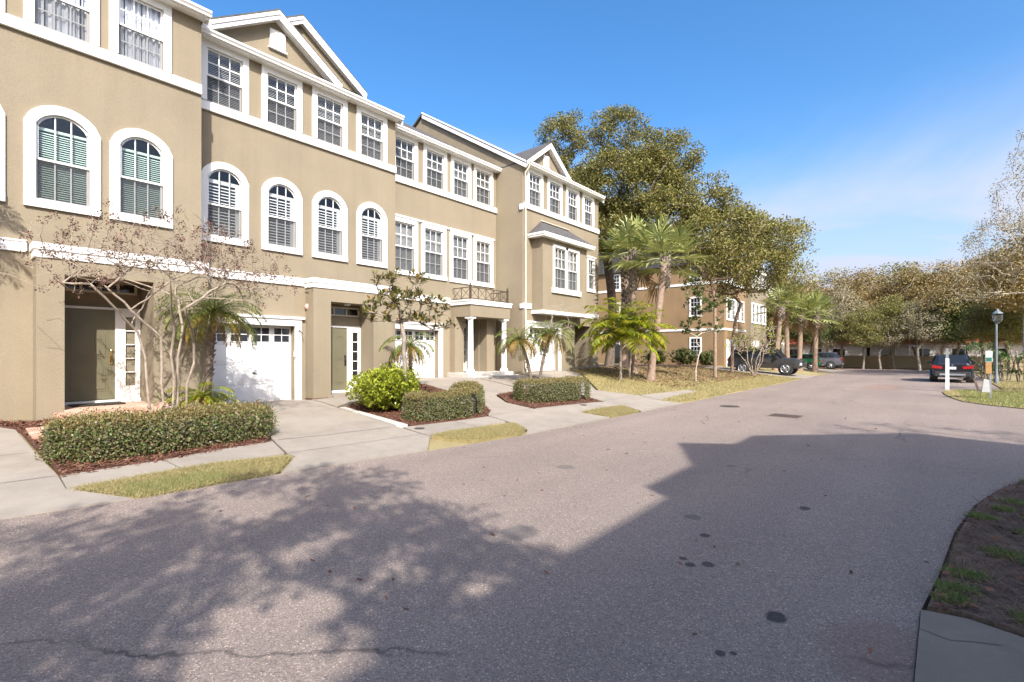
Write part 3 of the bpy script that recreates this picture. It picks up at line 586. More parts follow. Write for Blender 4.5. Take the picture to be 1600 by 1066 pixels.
def entry(unit, X, a, b, z0, door_w, hard=BRASS, transom=4, trz=(2.42, 2.76), side=True, lites='curtain'):
    """door, sidelight and transom on the back wall of the recess at X; a..b is the opening seen"""
    H = 2.05; ya = a; f = .05
    fr = MB(); fr.box(X, X + .06, ya, ya + f, z0, z0 + H); fr.box(X, X + .06, ya + f, ya + f + door_w, z0 + H - .0, z0 + H + f); fr.box(X, X + .061, ya, ya + f, z0 + H, z0 + H + f)
    yd = ya + f + door_w
    fr.box(X, X + .06, yd, yd + .1, z0, z0 + H + f); fr.box(X, X + .1, ya, b, z0 - .07, z0 - .002)
    fr.build('door_frame', WHITE, unit)
    dr = MB().box(X - .02, X + .03, ya + f, yd, z0 + .02, z0 + H).build('front_door', OLIVE, unit)
    pw = (door_w - .36) / 2
    for k in range(2):
        y0 = ya + f + .12 + k * (pw + .12)
        for zb, zt in ((.2, .78), (.98, 1.56), (1.7, 1.92)):
            q = MB(); q.box(X + .03, X + .036, y0, y0 + pw, z0 + zb, z0 + zt); q.box(X + .03, X + .046, y0 + .05, y0 + pw - .05, z0 + zb + .05, z0 + zt - .05); q.build('door_panel', OLIVE, dr, bevel=.006)
    h = MB(); yh = yd - .07; h.lathe((X + .045, yh, z0 + 1.12), [(.03, -.01), (.036, .0), (.03, .02)], 10); h.box(X + .03, X + .05, yh - .02, yh + .02, z0 + .8, z0 + 1.15); h.tube([(X + .05, yh, z0 + 1.02), (X + .09, yh, z0 + .98), (X + .09, yh, z0 + .86), (X + .05, yh, z0 + .82)], .012, 6); h.build('door_handle', hard, dr, smooth=40)
    if side and b - yd > .2:
        s0, s1 = yd + .1, b; sm = MB(); gw = min(.2, (s1 - s0) * .5); g0 = (s0 + s1) / 2 - gw / 2
        sm.box(X, X + .05, s0, g0, z0, z0 + H + f); sm.box(X, X + .05, g0 + gw, s1, z0, z0 + H + f); sm.box(X, X + .05, g0, g0 + gw, z0, z0 + .3); sm.box(X, X + .05, g0, g0 + gw, z0 + 1.9, z0 + H + f)
        for k in range(1, 5): sm.box(X + .01, X + .045, g0, g0 + gw, z0 + .3 + .32 * k - .012, z0 + .3 + .32 * k + .012)
        sl = sm.build('sidelight', WHITE, unit)
        for k in range(5): pane(sl, X + .02, g0, g0 + gw, z0 + .3 + .32 * k + .012, z0 + .3 + .32 * (k + 1) - .012, QUAD if lites == 'curtain' else QUADD)
        MB().box(X - .06, X - .05, g0, g0 + gw, z0 + .3, z0 + 1.9).build('curtain', CURT, sl)
    if transom:
        t0, t1 = ya + .04, b - .06; tm = MB(); zb, zt = z0 + trz[0], z0 + trz[1]; tf = .05
        tm.box(X, X + .05, t0, t1, zb, zb + tf); tm.box(X, X + .05, t0, t1, zt - tf, zt); tm.box(X, X + .051, t0, t0 + tf, zb, zt); tm.box(X, X + .051, t1 - tf, t1, zb, zt); cwid = (t1 - t0 - tf) / transom
        for k in range(1, transom): tm.box(X, X + .049, t0 + cwid * k, t0 + cwid * k + tf, zb, zt)
        tw = tm.build('transom_window', CREAM, unit)
        for k in range(transom): pane(tw, X + .02, t0 + cwid * k + tf, t0 + cwid * (k + 1), zb + tf, zt - tf, QUADD)
SOF, GUT, SL, RX = 9.9, 10.04, .615, -20.2
def shell(unit, X, y0, y1, base, ops, back=-27.0, rake=()):
    """front sheet with openings, side walls up to the roof line, back wall, roof slabs, soffit, gutter"""
    m = MB(); wall_sheet(m, X, y0, y1, base - .4, SOF + .05, ops)
    m.build('front_wall', TAN, unit)
    ex = X + .26; zr = lambda x: GUT - .03 + SL * (ex - x) if x > RX else GUT - .03 + SL * (ex - RX) - SL * (RX - x)
    m = MB(); P = [(X, base - .4), (X, SOF), (X, zr(X) - .08), (RX, zr(RX) - .08), (back, zr(back) - .08), (back, base - .4)]
    for y, s in ((y0, 1), (y1, -1)): m.poly([(x, y + .003 * s, z) for x, z in P])
    m.poly([(back, y0, base - .4), (back, y1, base - .4), (back, y1, zr(back)), (back, y0, zr(back))]); m.build('side_wall', TAN, unit)
    e0, e1 = (.0 if 'l' not in rake else .12), (.0 if 'r' not in rake else .12); m = MB()
    m.ext([(ex, y0 - e0, zr(ex)), (RX, y0 - e0, zr(RX)), (back - .3, y0 - e0, zr(back - .3)), (back - .3, y0 - e0, zr(back - .3) - .1), (RX, y0 - e0, zr(RX) - .1), (ex, y0 - e0, zr(ex) - .1)], (0, y1 - y0 + e0 + e1, 0)); m.build('roof', SHING, unit)
    m = MB(); m.box(X + .002, X + .24, y0 + .004, y1 + e1 - .004, SOF, SOF + .03); m.build('soffit', CREAM if 0 else VINYL, unit)
    m = MB(); m.box(X + .24, X + .265, y0 + .004, y1 + e1, SOF - .015, GUT - .02); g = m.build('fascia', WHITE, unit)
    xg = X + .265
    MB().ext([(xg + .002, y0 + .004, SOF + .01), (xg + .06, y0 + .004, SOF + .01), (xg + .075, y0 + .004, SOF + .05), (xg + .11, y0 + .004, SOF + .09), (xg + .115, y0 + .004, GUT), (xg + .1, y0 + .004, GUT), (xg + .095, y0 + .004, SOF + .1), (xg + .05, y0 + .004, SOF + .03), (xg + .002, y0 + .004, SOF + .03)], (0, y1 - y0 + e1 - .006, 0)).build('gutter', WHITE, unit)
    for side in rake:
        yy = y0 - .12 if side == 'l' else y1 + .09; m = MB()
        for dz, th, ww in ((-.1, .2, .03), (.02, .09, .055)):
            o = -.025 if (side == 'l' and ww > .03) else 0
            m.ext([(ex + .02, yy + o, zr(ex) + dz), (RX, yy + o, zr(RX) + dz), (RX, yy + o, zr(RX) + dz - th), (ex + .02, yy + o, zr(ex) + dz - th)], (0, ww, 0))
        m.build('rake_board', WHITE, unit)
        m = MB(); yo = y0 - .117 if side == 'l' else y1 + .003; m.ext([(ex, yo, zr(ex) - .14), (RX, yo, zr(RX) - .14), (RX, yo, zr(RX) - .16), (ex, yo, zr(ex) - .16)], (0, .11, 0)); m.build('rake_soffit', VINYL, unit)
    return zr
def gable(unit, X, ya, yb, zf, za, vent=None, back=2.5, ov=.28):
    """front gable: stucco triangle, white rakes, two shingled slopes running back into the main roof"""
    ym = (ya + yb) / 2; g = MB().ext([(X, ya + .1, zf), (X, yb - .1, zf), (X, ym, za - .12)], (-.15, 0, 0)).build('gable', TAN, unit)
    for s in (-1, 1):
        yf = ya if s < 0 else yb; d = Vector((0, ym - yf, za - zf)); n = Vector((0, -d.z, d.y)).normalized() * (1 if d.y > 0 else -1)
        if n.z < 0: n = -n
        f = Vector((X + ov, yf, zf)); ap = Vector((X + ov, ym, za)); dn = Vector((0, 0, 1))
        MB().ext([f, ap, ap - dn * .2, f - dn * .2], (-.03, 0, 0)).build('rake_board', WHITE, g)
        MB().ext([f + dn * .03 + Vector((.028, 0, 0)), ap + dn * .03 + Vector((.028, 0, 0)), ap - dn * .07 + Vector((.028, 0, 0)), f - dn * .07 + Vector((.028, 0, 0))], (-.024, 0, 0)).build('rake_moulding', WHITE, g)
        MB().ext([f + dn * .034, ap + dn * .034, ap + dn * .1, f + dn * .1], (-back, 0, 0)).build('gable_roof', SHING, g)
        MB().ext([f - dn * .14 - Vector((.035, 0, 0)), ap - dn * .14 - Vector((.035, 0, 0)), ap - dn * .17 - Vector((.035, 0, 0)), f - dn * .17 - Vector((.035, 0, 0))], (-ov + .04, 0, 0)).build('rake_soffit', VINYL, g)
    if vent:
        y0, y1, z0, z1 = vent; m = MB(); m.box(X + .002, X + .05, y0, y1, z0, z1); m.box(X + .002, X + .08, y0 - .04, y1 + .04, z0 - .05, z0)
        v = m.build('vent', WHITE, g)
        for k in range(7): MB().box(X + .05, X + .066, y0 + .04, y1 - .04, z0 + .05 + k * (z1 - z0 - .1) / 7, z0 + .085 + k * (z1 - z0 - .1) / 7).build('louvre', WHITE, v)
    return g
def third_floor(unit, X, trims, y0, y1, cover, z=(8.34, 9.74)):
    MB().box(X + .002, X + .075, y0, y1, 8.07, 8.3).build('sill_band', WHITE, unit, bevel=.008)
    for a, b in trims: window(unit, X, a + .16, b - .16, z[0], z[1], trim=.16, cover=cover, sill=False)
def ops3(trims, z=(8.34, 9.74)): return [(a + .16, b - .16, *z) for a, b in trims]
def band(unit, X, y0, y1, z0=3.73, z1=3.93, pr=.05):
    m = MB(); m.box(X + .002, X + pr, y0, y1, z0, z1); m.box(X + .002, X + pr + .02, y0, y1, z1 - .002, z1 + .03); m.build('band_course', WHITE, unit)
def dome_lamp(unit, x, y, z):
    m = MB(); m.tube([(x, y, z), (x + .05, y, z), (x + .1, y, z - .01), (x + .15, y, z - .02), (x + .17, y, z - .02)], [.06, .09, .105, .085, .03], 14); l = m.build('flood_lamp', PINK, unit, smooth=50)
    MB().lathe((x + .155, y, z - .03), [(.028, -.03), (.03, 0), (.02, .03)], 10).build('lens', ORANGE, l)
def bay(unit, X, XB, y0, y1, base, top, rec, ceil, depth_x):
    """ground floor entry bay in front of the wall X with a recessed doorway; back wall of the recess at depth_x"""
    m = MB(); a, b = rec
    for ya, yb in ((y0, a), (b, y1)): m.box(X - .02, XB, ya, yb, base - .4, ceil)
    m.box(X - .02, XB, y0, y1, ceil, top); m.build('entry_bay', TAN, unit)
    m = MB(); e = .004
    m.poly([(X - .02, a - e, base), (X - .02, a - e, ceil), (depth_x, a - e, ceil), (depth_x, a - e, base)]); m.poly([(X - .02, b + e, base), (depth_x, b + e, base), (depth_x, b + e, ceil), (X - .02, b + e, ceil)])
    m.poly([(X - .02, a, ceil + e), (X - .02, b, ceil + e), (depth_x, b, ceil + e), (depth_x, a, ceil + e)]); m.poly([(depth_x, a, base), (depth_x, b, base), (depth_x, b, ceil), (depth_x, a, ceil)])
    m.build('recess_wall', TAN, unit)
    m = MB(); m.box(X, XB + .03, y0 - .03, y1, top - .28, top - .13); m.box(X, XB + .055, y0 - .055, y1, top - .13, top); m.build('band_course', WHITE, unit)
    MB().lathe(((X + XB) / 2 - .1, (a + b) / 2, ceil - .05), [(.09, 0), (.12, .03), (.12, .052)], 14).build('ceiling_lamp', VINYL, unit, smooth=50)
GR = 'townhouses in the stepped tan row'
# --- first house, its entry beside the low hedge
U1 = thing('townhouse', (-13.65, 1, .4), 'tan stucco townhouse with mint blinds in arched windows and brick entry step', 'townhouse', GR)
X = -13.65; t3 = [(-1.66, -.49), (-.3, .87), (1.12, 2.29), (2.45, 3.61)]; ar = [(-1.66, -.49), (-.3, .87), (1.12, 2.31), (2.46, 3.63)]
shell(U1, X, -2.1, 4.24, .4, ops3(t3) + [(a + .18, b - .18, 4.83, 6.62, .26) for a, b in ar] + [(-1.95, .1, .4, 2.75, 0, .24), (1.67, 3.15, .2, 3.3, 0, 0)], rake='r')
third_floor(U1, X, t3, -2.1, 4.235, 'curtain')
for a, b in ar: window(U1, X, a + .18, b - .18, 4.83, 6.62, .26, .18, 'mint', rows=(1, 1), split=.46)
band(U1, X, -2.1, 1.17); bay(U1, X, -13.17, 1.26, 4.235, .4, 3.88, (1.67, 3.15), 3.3, -14.28)
garage(U1, X, -1.95, .1, .4, 2.75); entry(U1, -14.28, 1.68, 3.14, .66, .94)
MB().box(-14.28, -13.16, 1.665, 3.155, .0, .585).build('porch_slab', BRICK[1], U1); dome_lamp(U1, X, .62, 3.32)
MB().box(-14.2, -13.62, 1.85, 2.75, .6, .612).build('door_mat', TWIGIN, U1)
# --- second house
U2 = thing('townhouse', (-14.4, 7, .3), 'tan stucco townhouse with white shutters in arched windows and twin front gables', 'townhouse', GR)
X = -14.4; t3 = [(4.43, 5.63), (5.97, 7.15), (7.47, 8.66), (9.0, 10.19)]
shell(U2, X, 4.245, 10.56, .3, ops3(t3) + [(a + .18, b - .18, 4.83, 6.64, .27) for a, b in t3] + [(4.6, 6.93, .28, 2.52, 0, .24), (7.83, 9.34, .2, 3.29, 0, 0)], rake='r')
third_floor(U2, X, t3, 4.25, 10.555, 'slat')
for a, b in t3: window(U2, X, a + .18, b - .18, 4.83, 6.64, .27, .18, 'shutter', rows=(1, 1), split=.46)
band(U2, X, 4.25, 7.2); bay(U2, X, -13.92, 7.27, 10.1, .3, 3.96, (7.83, 9.34), 3.29, -14.72)
band(U2, X, 10.14, 10.555)
garage(U2, X, 4.6, 6.93, .28, 2.52); entry(U2, -14.72, 7.86, 9.33, .5, .92, BLACKM, 3, (2.42, 2.72), lites='dark')
MB().box(-14.72, -13.75, 7.825, 9.345, .0, .43).build('porch_slab', CONC, U2); dome_lamp(U2, X, 7.3, 3.12)
gable(U2, X, 4.41, 8.31, 10.16, 11.46, (6.2, 6.64, 10.52, 11.04)); gable(U2, -15.5, 5.3, 9.98, 10.95, 12.5, None, 2.4, .2)
m = MB(); m.tube([(-14.36, 7.45, .35), (-14.3, 7.45, .62), (-14.3, 7.62, .62), (-14.3, 7.62, .3)], .022, 6); m.tube([(-14.3, 7.52, .3), (-14.3, 7.52, .62)], .022, 6); m.build('water_pipe', VINYL, U2, smooth=50)
MB().tube([(-14.35, 7.03, 2.36), (-14.3, 7.03, 2.4), (-14.22, 7.06, 2.33), (-14.2, 7.08, 2.26)], .016, 5).build('tap', BLACKM, U2); MB().box(-14.35, -14.3, 6.88, 6.93, 1.6, 1.78).build('keypad', VINYL, U2)
# --- third house with the little balcony rail over the columned porch
U3 = thing('townhouse', (-15.05, 13.5, .7), 'tan stucco townhouse with columned porch and small railed ledge', 'townhouse', GR)
X = -15.05; t3 = [(10.86, 12.06), (12.34, 13.56), (13.79, 14.95), (15.12, 16.35)]; w2 = [(10.82, 12.06), (12.24, 13.52), (13.73, 14.97), (15.11, 16.36)]
shell(U3, X, 10.565, 16.59, .7, ops3(t3) + [(a + .17, b - .17, 4.82, 6.62) for a, b in w2] + [(10.95, 13.13, .7, 2.62, 0, .24), (14.3, 15.45, .5, 3.17, 0, 0)])
third_floor(U3, X, t3, 10.57, 16.585, 'slat')
for a, b in w2: window(U3, X, a + .17, b - .17, 4.82, 6.62, 0, .17, 'slat', cap=True)
band(U3, X, 10.57, 13.72); garage(U3, X, 10.95, 13.13, .7, 2.62)
m = MB(); xx = -15.85
m.poly([(X, 14.3, .6), (X, 14.3, 3.17), (xx, 14.3, 3.17), (xx, 14.3, .6)]); m.poly([(X, 15.45, .6), (xx, 15.45, .6), (xx, 15.45, 3.17), (X, 15.45, 3.17)]); m.poly([(xx, 14.3, .6), (xx, 15.45, .6), (xx, 15.45, 3.17), (xx, 14.3, 3.17)]); m.poly([(X, 14.3, 3.165), (X, 15.45, 3.165), (xx, 15.45, 3.165), (xx, 14.3, 3.165)])
m.build('recess_wall', TAN, U3); entry(U3, xx, 14.31, 15.44, .92, .8, BLACKM, 2, (2.12, 2.24) if 0 else (2.1, 2.24), side=True, lites='dark')
m = MB(); m.box(X + .003, X + .45, 15.5, 15.95, .6, 3.18); m.box(X + .003, X + .3, 13.75, 14.25, .5, 3.18); m.build('porch_pier', TAN, U3)
m = MB(); m.box(X + .001, -13.9, 13.8, 16.23, 3.18, 3.66); m.build('porch_canopy', TAN, U3)
m = MB(); m.box(X + .002, -13.85, 13.75, 16.28, 3.66, 3.8); m.box(X + .002, -13.82, 13.72, 16.31, 3.8, 3.85); m.build('canopy_cornice', WHITE, U3)
m = MB(); m.box(X - .8, -13.8, 13.6, 16.35, .3, .9); m.box(-13.8, -13.5, 13.6, 16.35, .3, .78); m.build('porch_step', CONCW, U3, bevel=.015)
for yc in (13.99, 16.03):
    c = MB().lathe((-14.08, yc, .9), [(.115, .16), (.118, .5), (.115, 1.2), (.1, 2.12)], 18).build('column', WHITE, U3, smooth=40)
    MB().lathe((-14.08, yc, .9), [(.19, .0), (.19, .06), (.16, .08), (.165, .12), (.13, .16)], 18).build('column_base', WHITE, c, smooth=30)
    m = MB().lathe((-14.08, yc, .9), [(.1, 2.12), (.13, 2.16), (.14, 2.2)], 18); m.box(-14.25, -13.93, yc - .16, yc + .16, 3.1, 3.178); m.build('column_capital', WHITE, c)
rl = MB().box(-15.04, -13.93, 13.84, 13.86, 3.85, 3.86).build('balcony_railing', BRONZE, U3)
def rail(p, q, n):
    p, q = Vector(p), Vector(q); d = (q - p) / n
    for z, r in ((.06, .016), (.5, .02)): MB().tube([p + Vector((0, 0, z)), q + Vector((0, 0, z))], r, 6).build('rail', BRONZE, rl)
    for i in range(n):
        a, b = p + d * i, p + d * (i + 1)
        for u, v in ((.06, .5), (.5, .06)): MB().tube([a + Vector((0, 0, u)), b + Vector((0, 0, v))], .011, 5).build('cross_brace', BRONZE, rl)
        if i: MB().tube([a, a + Vector((0, 0, .5))], .018, 6).build('baluster', BRONZE, rl)
rail((-15.0, 13.88, 3.86), (-13.98, 13.88, 3.86), 2); rail((-13.98, 13.88, 3.86), (-13.98, 16.15, 3.86), 5); rail((-13.98, 16.15, 3.86), (-15.0, 16.15, 3.86), 2)
for y in (13.88, 16.15):
    m = MB(); m.box(-14.015, -13.945, y - .035, y + .035, 3.86, 4.42); m.lathe((-13.98, y, 4.42), [(.05, 0), (.05, .02), (.02, .04), (.035, .08), (.01, .13)], 8); m.build('rail_post', BRONZE, rl)
# --- fourth house, forward of its neighbour, with the hanging bay
U4 = thing('townhouse', (-13.5, 20, .85), 'tan stucco townhouse at the row end with overhanging bay under a hipped roof', 'townhouse', GR)
X = -13.5; t3 = [(16.89, 18.06), (18.42, 19.62), (19.95, 21.11), (21.44, 22.56)]
shell(U4, X, 16.6, 23.06, .85, ops3(t3) + [(22.02, 22.53, 5.05, 6.55), (17.05, 19.3, .85, 2.85, 0, .24), (20.75, 22.25, .6, 3.08, 0, 0)], rake='lr')
third_floor(U4, X, t3, 16.66, 23.05, 'slat')
window(U4, X, 22.02, 22.53, 5.05, 6.55, 0, .13, 'slat', cols=2, cap=True)
band(U4, X, 16.61, 17.2, 3.66, 3.86); band(U4, X, 20.95, 23.055, 3.5, 3.7)
MB().box(-13.62, -13.44, 16.53, 16.595, 7.98, 8.22).build('band_return', WHITE, U4); MB().box(-13.62, -13.44, 16.55, 16.595, 3.66, 3.86).build('band_return', WHITE, U4)
garage(U4, X, 17.05, 19.3, .85, 2.85)
m = MB(); xx = -14.7
m.poly([(X, 20.75, .6), (X, 20.75, 3.08), (xx, 20.75, 3.08), (xx, 20.75, .6)]); m.poly([(X, 22.25, .6), (xx, 22.25, .6), (xx, 22.25, 3.08), (X, 22.25, 3.08)]); m.poly([(xx, 20.75, .6), (xx, 22.25, .6), (xx, 22.25, 3.08), (xx, 20.75, 3.08)]); m.poly([(X, 20.75, 3.075), (X, 22.25, 3.075), (xx, 22.25, 3.075), (xx, 20.75, 3.075)])
m.build('recess_wall', TAN, U4); entry(U4, xx, 20.77, 22.23, 1.0, .92, BLACKM, 0); MB().box(xx, -13.4, 20.755, 22.245, .4, .96).build('porch_slab', CONC, U4)
bb = MB(); xf = -12.9; wall_sheet(bb, xf, 17.27, 20.9, 3.46, 6.9, [(18.15, 20.06, 4.66, 6.5)])
for y, s in ((17.27, 1), (20.9, -1)): bb.poly([(X, y, 3.46), (xf, y, 3.46), (xf, y, 6.9), (X, y, 6.9)])
bb.poly([(X, 17.27, 3.46), (xf, 17.27, 3.46), (xf, 20.9, 3.46), (X, 20.9, 3.46)]); bw = bb.build('bay_window', TAN, U4)
MB().box(X + .003, xf + .05, 17.22, 20.95, 3.455, 3.6).build('bay_band', WHITE, bw)
for a, b in ((18.15, 19.08), (19.13, 20.06)): window(U4, xf, a, b, 4.66, 6.5, 0, .12 if a > 18.5 else .12, 'slat', sill=False)
MB().box(xf + .002, xf + .09, 17.93, 20.28, 4.42, 4.66).build('bay_sill', WHITE, bw, bevel=.008)
e = .3; A = [(X, 17.27 - e, 6.98), (xf + e, 17.27 - e, 6.98), (xf + e, 20.9 + e, 6.98), (X, 20.9 + e, 6.98)]; T = [(X, 17.9, 7.7), (X, 20.2, 7.7)]
m = MB(); m.poly([A[0], A[1], T[0]]); m.poly([A[1], A[2], T[1], T[0]]); m.poly([A[2], A[3], T[1]]); m.build('bay_roof', SHING, bw)
m = MB(); m.box(X + .003, xf + e - .01, 17.27 - e + .01, 20.9 + e - .01, 6.8, 6.975); m.box(X + .003, xf + e + .02, 17.27 - e - .02, 20.9 + e + .02, 6.88, 6.97); m.build('bay_cornice', WHITE, bw)
MB().tube([(X + .03, 17.9, 7.74), (X + .03, 20.2, 7.74)], .03, 6).build('ridge_flashing', CREAM, bw)
gable(U4, X, 16.6, 20.15, 10.02, 11.34, (18.1, 18.5, 10.28, 10.82), 2.6, .25)
m = MB(); m.tube([(X + .3, 16.72, 9.88), (X + .28, 16.72, 9.8), (X + .07, 16.72, 9.62), (X + .07, 16.72, 9.3), (X + .07, 16.72, 1.1), (X + .16, 16.72, .98)], .042, 8); m.build('downspout', CREAM, U4, smooth=50)
# pink paver step and path at the first entry
pav = thing('paver_landing', (-12.9, 2, .45), 'pink brick landing laid before the first olive front door', 'brick landing')
def paver(x0, x1, y0, y1, z0, z1, k): MB().box(x0, x1, y0, y1, z0, z1).build('brick', BRICK[k % 3], pav, bevel=.006)
i = 0
for r in range(6):
    for c in range(11):
        x0 = -13.14 + r * .155 * 1.0; y0 = 1.5 + c * .2 + (.1 if r % 2 else 0); paver(x0, x0 + .145, y0, y0 + .19, .32, .545, i * 7 % 3 + r); i += 1
for r in range(3):
    for c in range(5):
        x0 = -12.2 + c * .2; y0 = 1.03 + r * .155; z = gz(x0, y0); paver(x0, x0 + .19, y0, y0 + .145, z - .05, z + .06, r + c * 2)
# ------------------------------------------------------------------ far townhouse block
B2 = thing('townhouse_block', (-14, 46, .5), 'brown stucco townhouse block half hidden behind palms and oak', 'townhouse block')
def far_window(X=None, Y=None, a=0, b=1, c=0, d=1, par=B2):
    t = .14; m = MB(); f = (lambda u, v, z: (X + v, u, z)) if X is not None else (lambda u, v, z: (u, Y - v, z))
    def bx(u0, u1, v0, v1, z0, z1, mm): p, q = f(u0, v0, z0), f(u1, v1, z1); mm.box(p[0], q[0], p[1], q[1], p[2], q[2])
    bx(a - t, a, .002, .06, c, d, m); bx(b, b + t, .002, .06, c, d, m); bx(a - t, b + t, .002, .065, d, d + t, m); bx(a - t - .04, b + t + .04, .002, .08, c - .16, c, m); cas = m.build('window', WHITE, par)
    g = MB(); mid = (c + d) / 2; bx(a, b, .03, .045, mid - .03, mid + .03, g); n = 3 if b - a > .7 else 2
    for k in range(1, n): bx(a + (b - a) * k / n - .012, a + (b - a) * k / n + .012, .03, .042, c, d, g)
    for zq in ((c + mid) / 2, (mid + d) / 2): bx(a, b, .03, .04, zq - .012, zq + .012, g)
    g.build('sash', VINYL, cas)
    for k in range(n):
        for z0, z1 in ((c, mid), (mid, d)):
            u0, u1 = a + (b - a) * k / n, a + (b - a) * (k + 1) / n; q = MB(); bx(u0, u1, .006, .016, z0, z1, q); q.build('pane', DARKG, cas)
m = MB(); m.box(-31, -14, 46, 72, 0, 10.0); m.build('wall', TAN2, B2)
m = MB(); m.ext([(-13.6, 45.7, 9.95), (-22.5, 45.7, 14.2), (-31.4, 45.7, 9.95)], (0, 26.6, 0)); m.build('roof', SHING, B2)
m = MB(); m.ext([(-14, 45.99, 10), (-22.5, 45.99, 14.0), (-31, 45.99, 10)], (0, -.01, 0)); m.build('gable_end', TAN2, B2)
for z0, z1 in ((3.72, 3.92), (8.0, 8.22)):
    m = MB(); m.box(-31.05, -13.95, 45.94, 46, z0, z1); m.box(-14, -13.94, 46, 72, z0, z1); m.build('band_course', WHITE, B2)
for xa in (-16.98, -23.9, -25.3):
    for c, d in ((8.3, 9.7), (5.2, 6.75), (1.5, 3.0)):
        if xa == -23.9 and c < 2: continue
        far_window(Y=46, a=xa, b=xa + .85, c=c, d=d)
MB().box(-25.4, -23.2, 45.9, 46, .5, 2.5).build('patio_door', DARKG, B2)
for u in range(4):
    y0 = 46.4 + u * 6.4; xx = -14 + (.5 if u % 2 else 0)
    if u % 2: MB().box(-14.2, -13.5, y0, y0 + 6.2, 0, 9.9).build('wall', TAN, B2)
    for k in range(4):
        a = y0 + .4 + k * 1.45
        far_window(X=xx, a=a, b=a + .85, c=8.34, d=9.7); far_window(X=xx, a=a, b=a + .85, c=4.8, d=6.6)
    m = MB(); m.box(xx, xx + .05, y0 + .2, y0 + 2.9, .4, 2.9); m.build('garage_surround', WHITE, B2); MB().box(xx + .05, xx + .06, y0 + .4, y0 + 2.7, .4, 2.6).build('garage_door', GARAGE, B2)
    MB().box(xx + .002, xx + .02, y0 + 3.6, y0 + 4.7, .4, 3.0).build('front_door', OLIVE, B2); MB().box(xx, xx + .3, y0, y0 + 6.2, 9.86, 10.05).build('gutter', WHITE, B2)
    if u % 2: gable(B2, xx, y0 + .4, y0 + 4.6, 10.0, 11.7, None, 2.5)
# ------------------------------------------------------------------ the building across the street that throws the long shade
BO = thing('townhouse_block', (8, -8, 0), 'tan townhouse block across the street behind the driveway slab', 'townhouse block')
wl = MB(); wl.box(7.75, 20.5, -24, -.5, -.1, 9.8); wl.box(7.4, 20.5, -.5, 4.5, -.1, 9.8); wl.build('wall', TAN, BO)
m = MB(); m.ext([(7.75, -24, 9.9), (14, -24, 13.95), (20.8, -24, 9.9)], (0, 23.5, 0)); m.ext([(7.36, -.5, 9.9), (14, -.5, 13.9), (20.8, -.5, 9.9)], (0, 5.15, 0)); m.build('roof', SHING, BO)
m = MB(); m.ext([(7.36, 1.1, 9.85), (7.36, 3.5, 9.85), (7.36, 2.3, 10.75)], (3, 0, 0)); m.build('gable', TAN, BO)
for u in range(4):
    y0 = -23.5 + u * 6.4 if u < 4 else 0
    for k in range(4):
        a = y0 + .5 + k * 1.45; X0 = 7.75 if a < -1.4 else 7.4
        if -1.5 < a < -.4: continue
        for c, d in ((4.6, 6.4), (8.1, 9.4)):
            m = MB(); m.box(X0 - .05, X0 - .002, a - .15, a + 1, c - .15, d + .15); cs = m.build('window', WHITE, BO); MB().box(X0 - .06, X0 - .052, a, a + .85, c, d).build('pane', DARKG, cs)
    m = MB(); X0 = 7.75 if u < 3 else 7.75; m.box(X0 - .06, X0 - .002, y0 + .3, y0 + 2.8, 0.02, 2.4); m.build('garage_door', GARAGE, BO)
# ------------------------------------------------------------------ vegetation builders
def leaf_quads(P, d, n, L, Wd):
    """one diamond leaf per row: base P, axis d, normal n"""
    s = np.cross(d, n); s /= np.linalg.norm(s, axis=1, keepdims=True) + 1e-9
    L = L[:, None]; Wd = Wd[:, None]; mid = P + d * L * .55
    nn = np.cross(s, d)
    return np.stack([P, mid + s * Wd * .5 + nn * L * .06, P + d * L, mid - s * Wd * .5 + nn * L * .06], 1).reshape(-1, 3)
def unit(v): return v / (np.linalg.norm(v, axis=1, keepdims=True) + 1e-9)
def leaves(name, C, mat, n, spread, L, Wd, seed, parent, up=.3, flat=1.0):
    """n leaves round each clump centre C"""
    rng = np.random.default_rng(seed); C = np.repeat(np.asarray(C, float), n, 0); k = len(C)
    o = rng.normal(0, 1, (k, 3)); r = rng.uniform(.15, 1, (k, 1)) ** .6; off = unit(o) * r * spread * np.array([1, 1, flat]); P = C + off
    d = unit(unit(off) * .6 + rng.normal(0, .7, (k, 3))); nn = unit(rng.normal(0, .6, (k, 3)) + np.array([0, 0, up + .6]))
    V = leaf_quads(P, d, nn, rng.uniform(.7, 1.3, k) * L, rng.uniform(.7, 1.3, k) * Wd)
    return mesh_np(name, V, np.arange(len(V)).reshape(-1, 4), mat, parent)
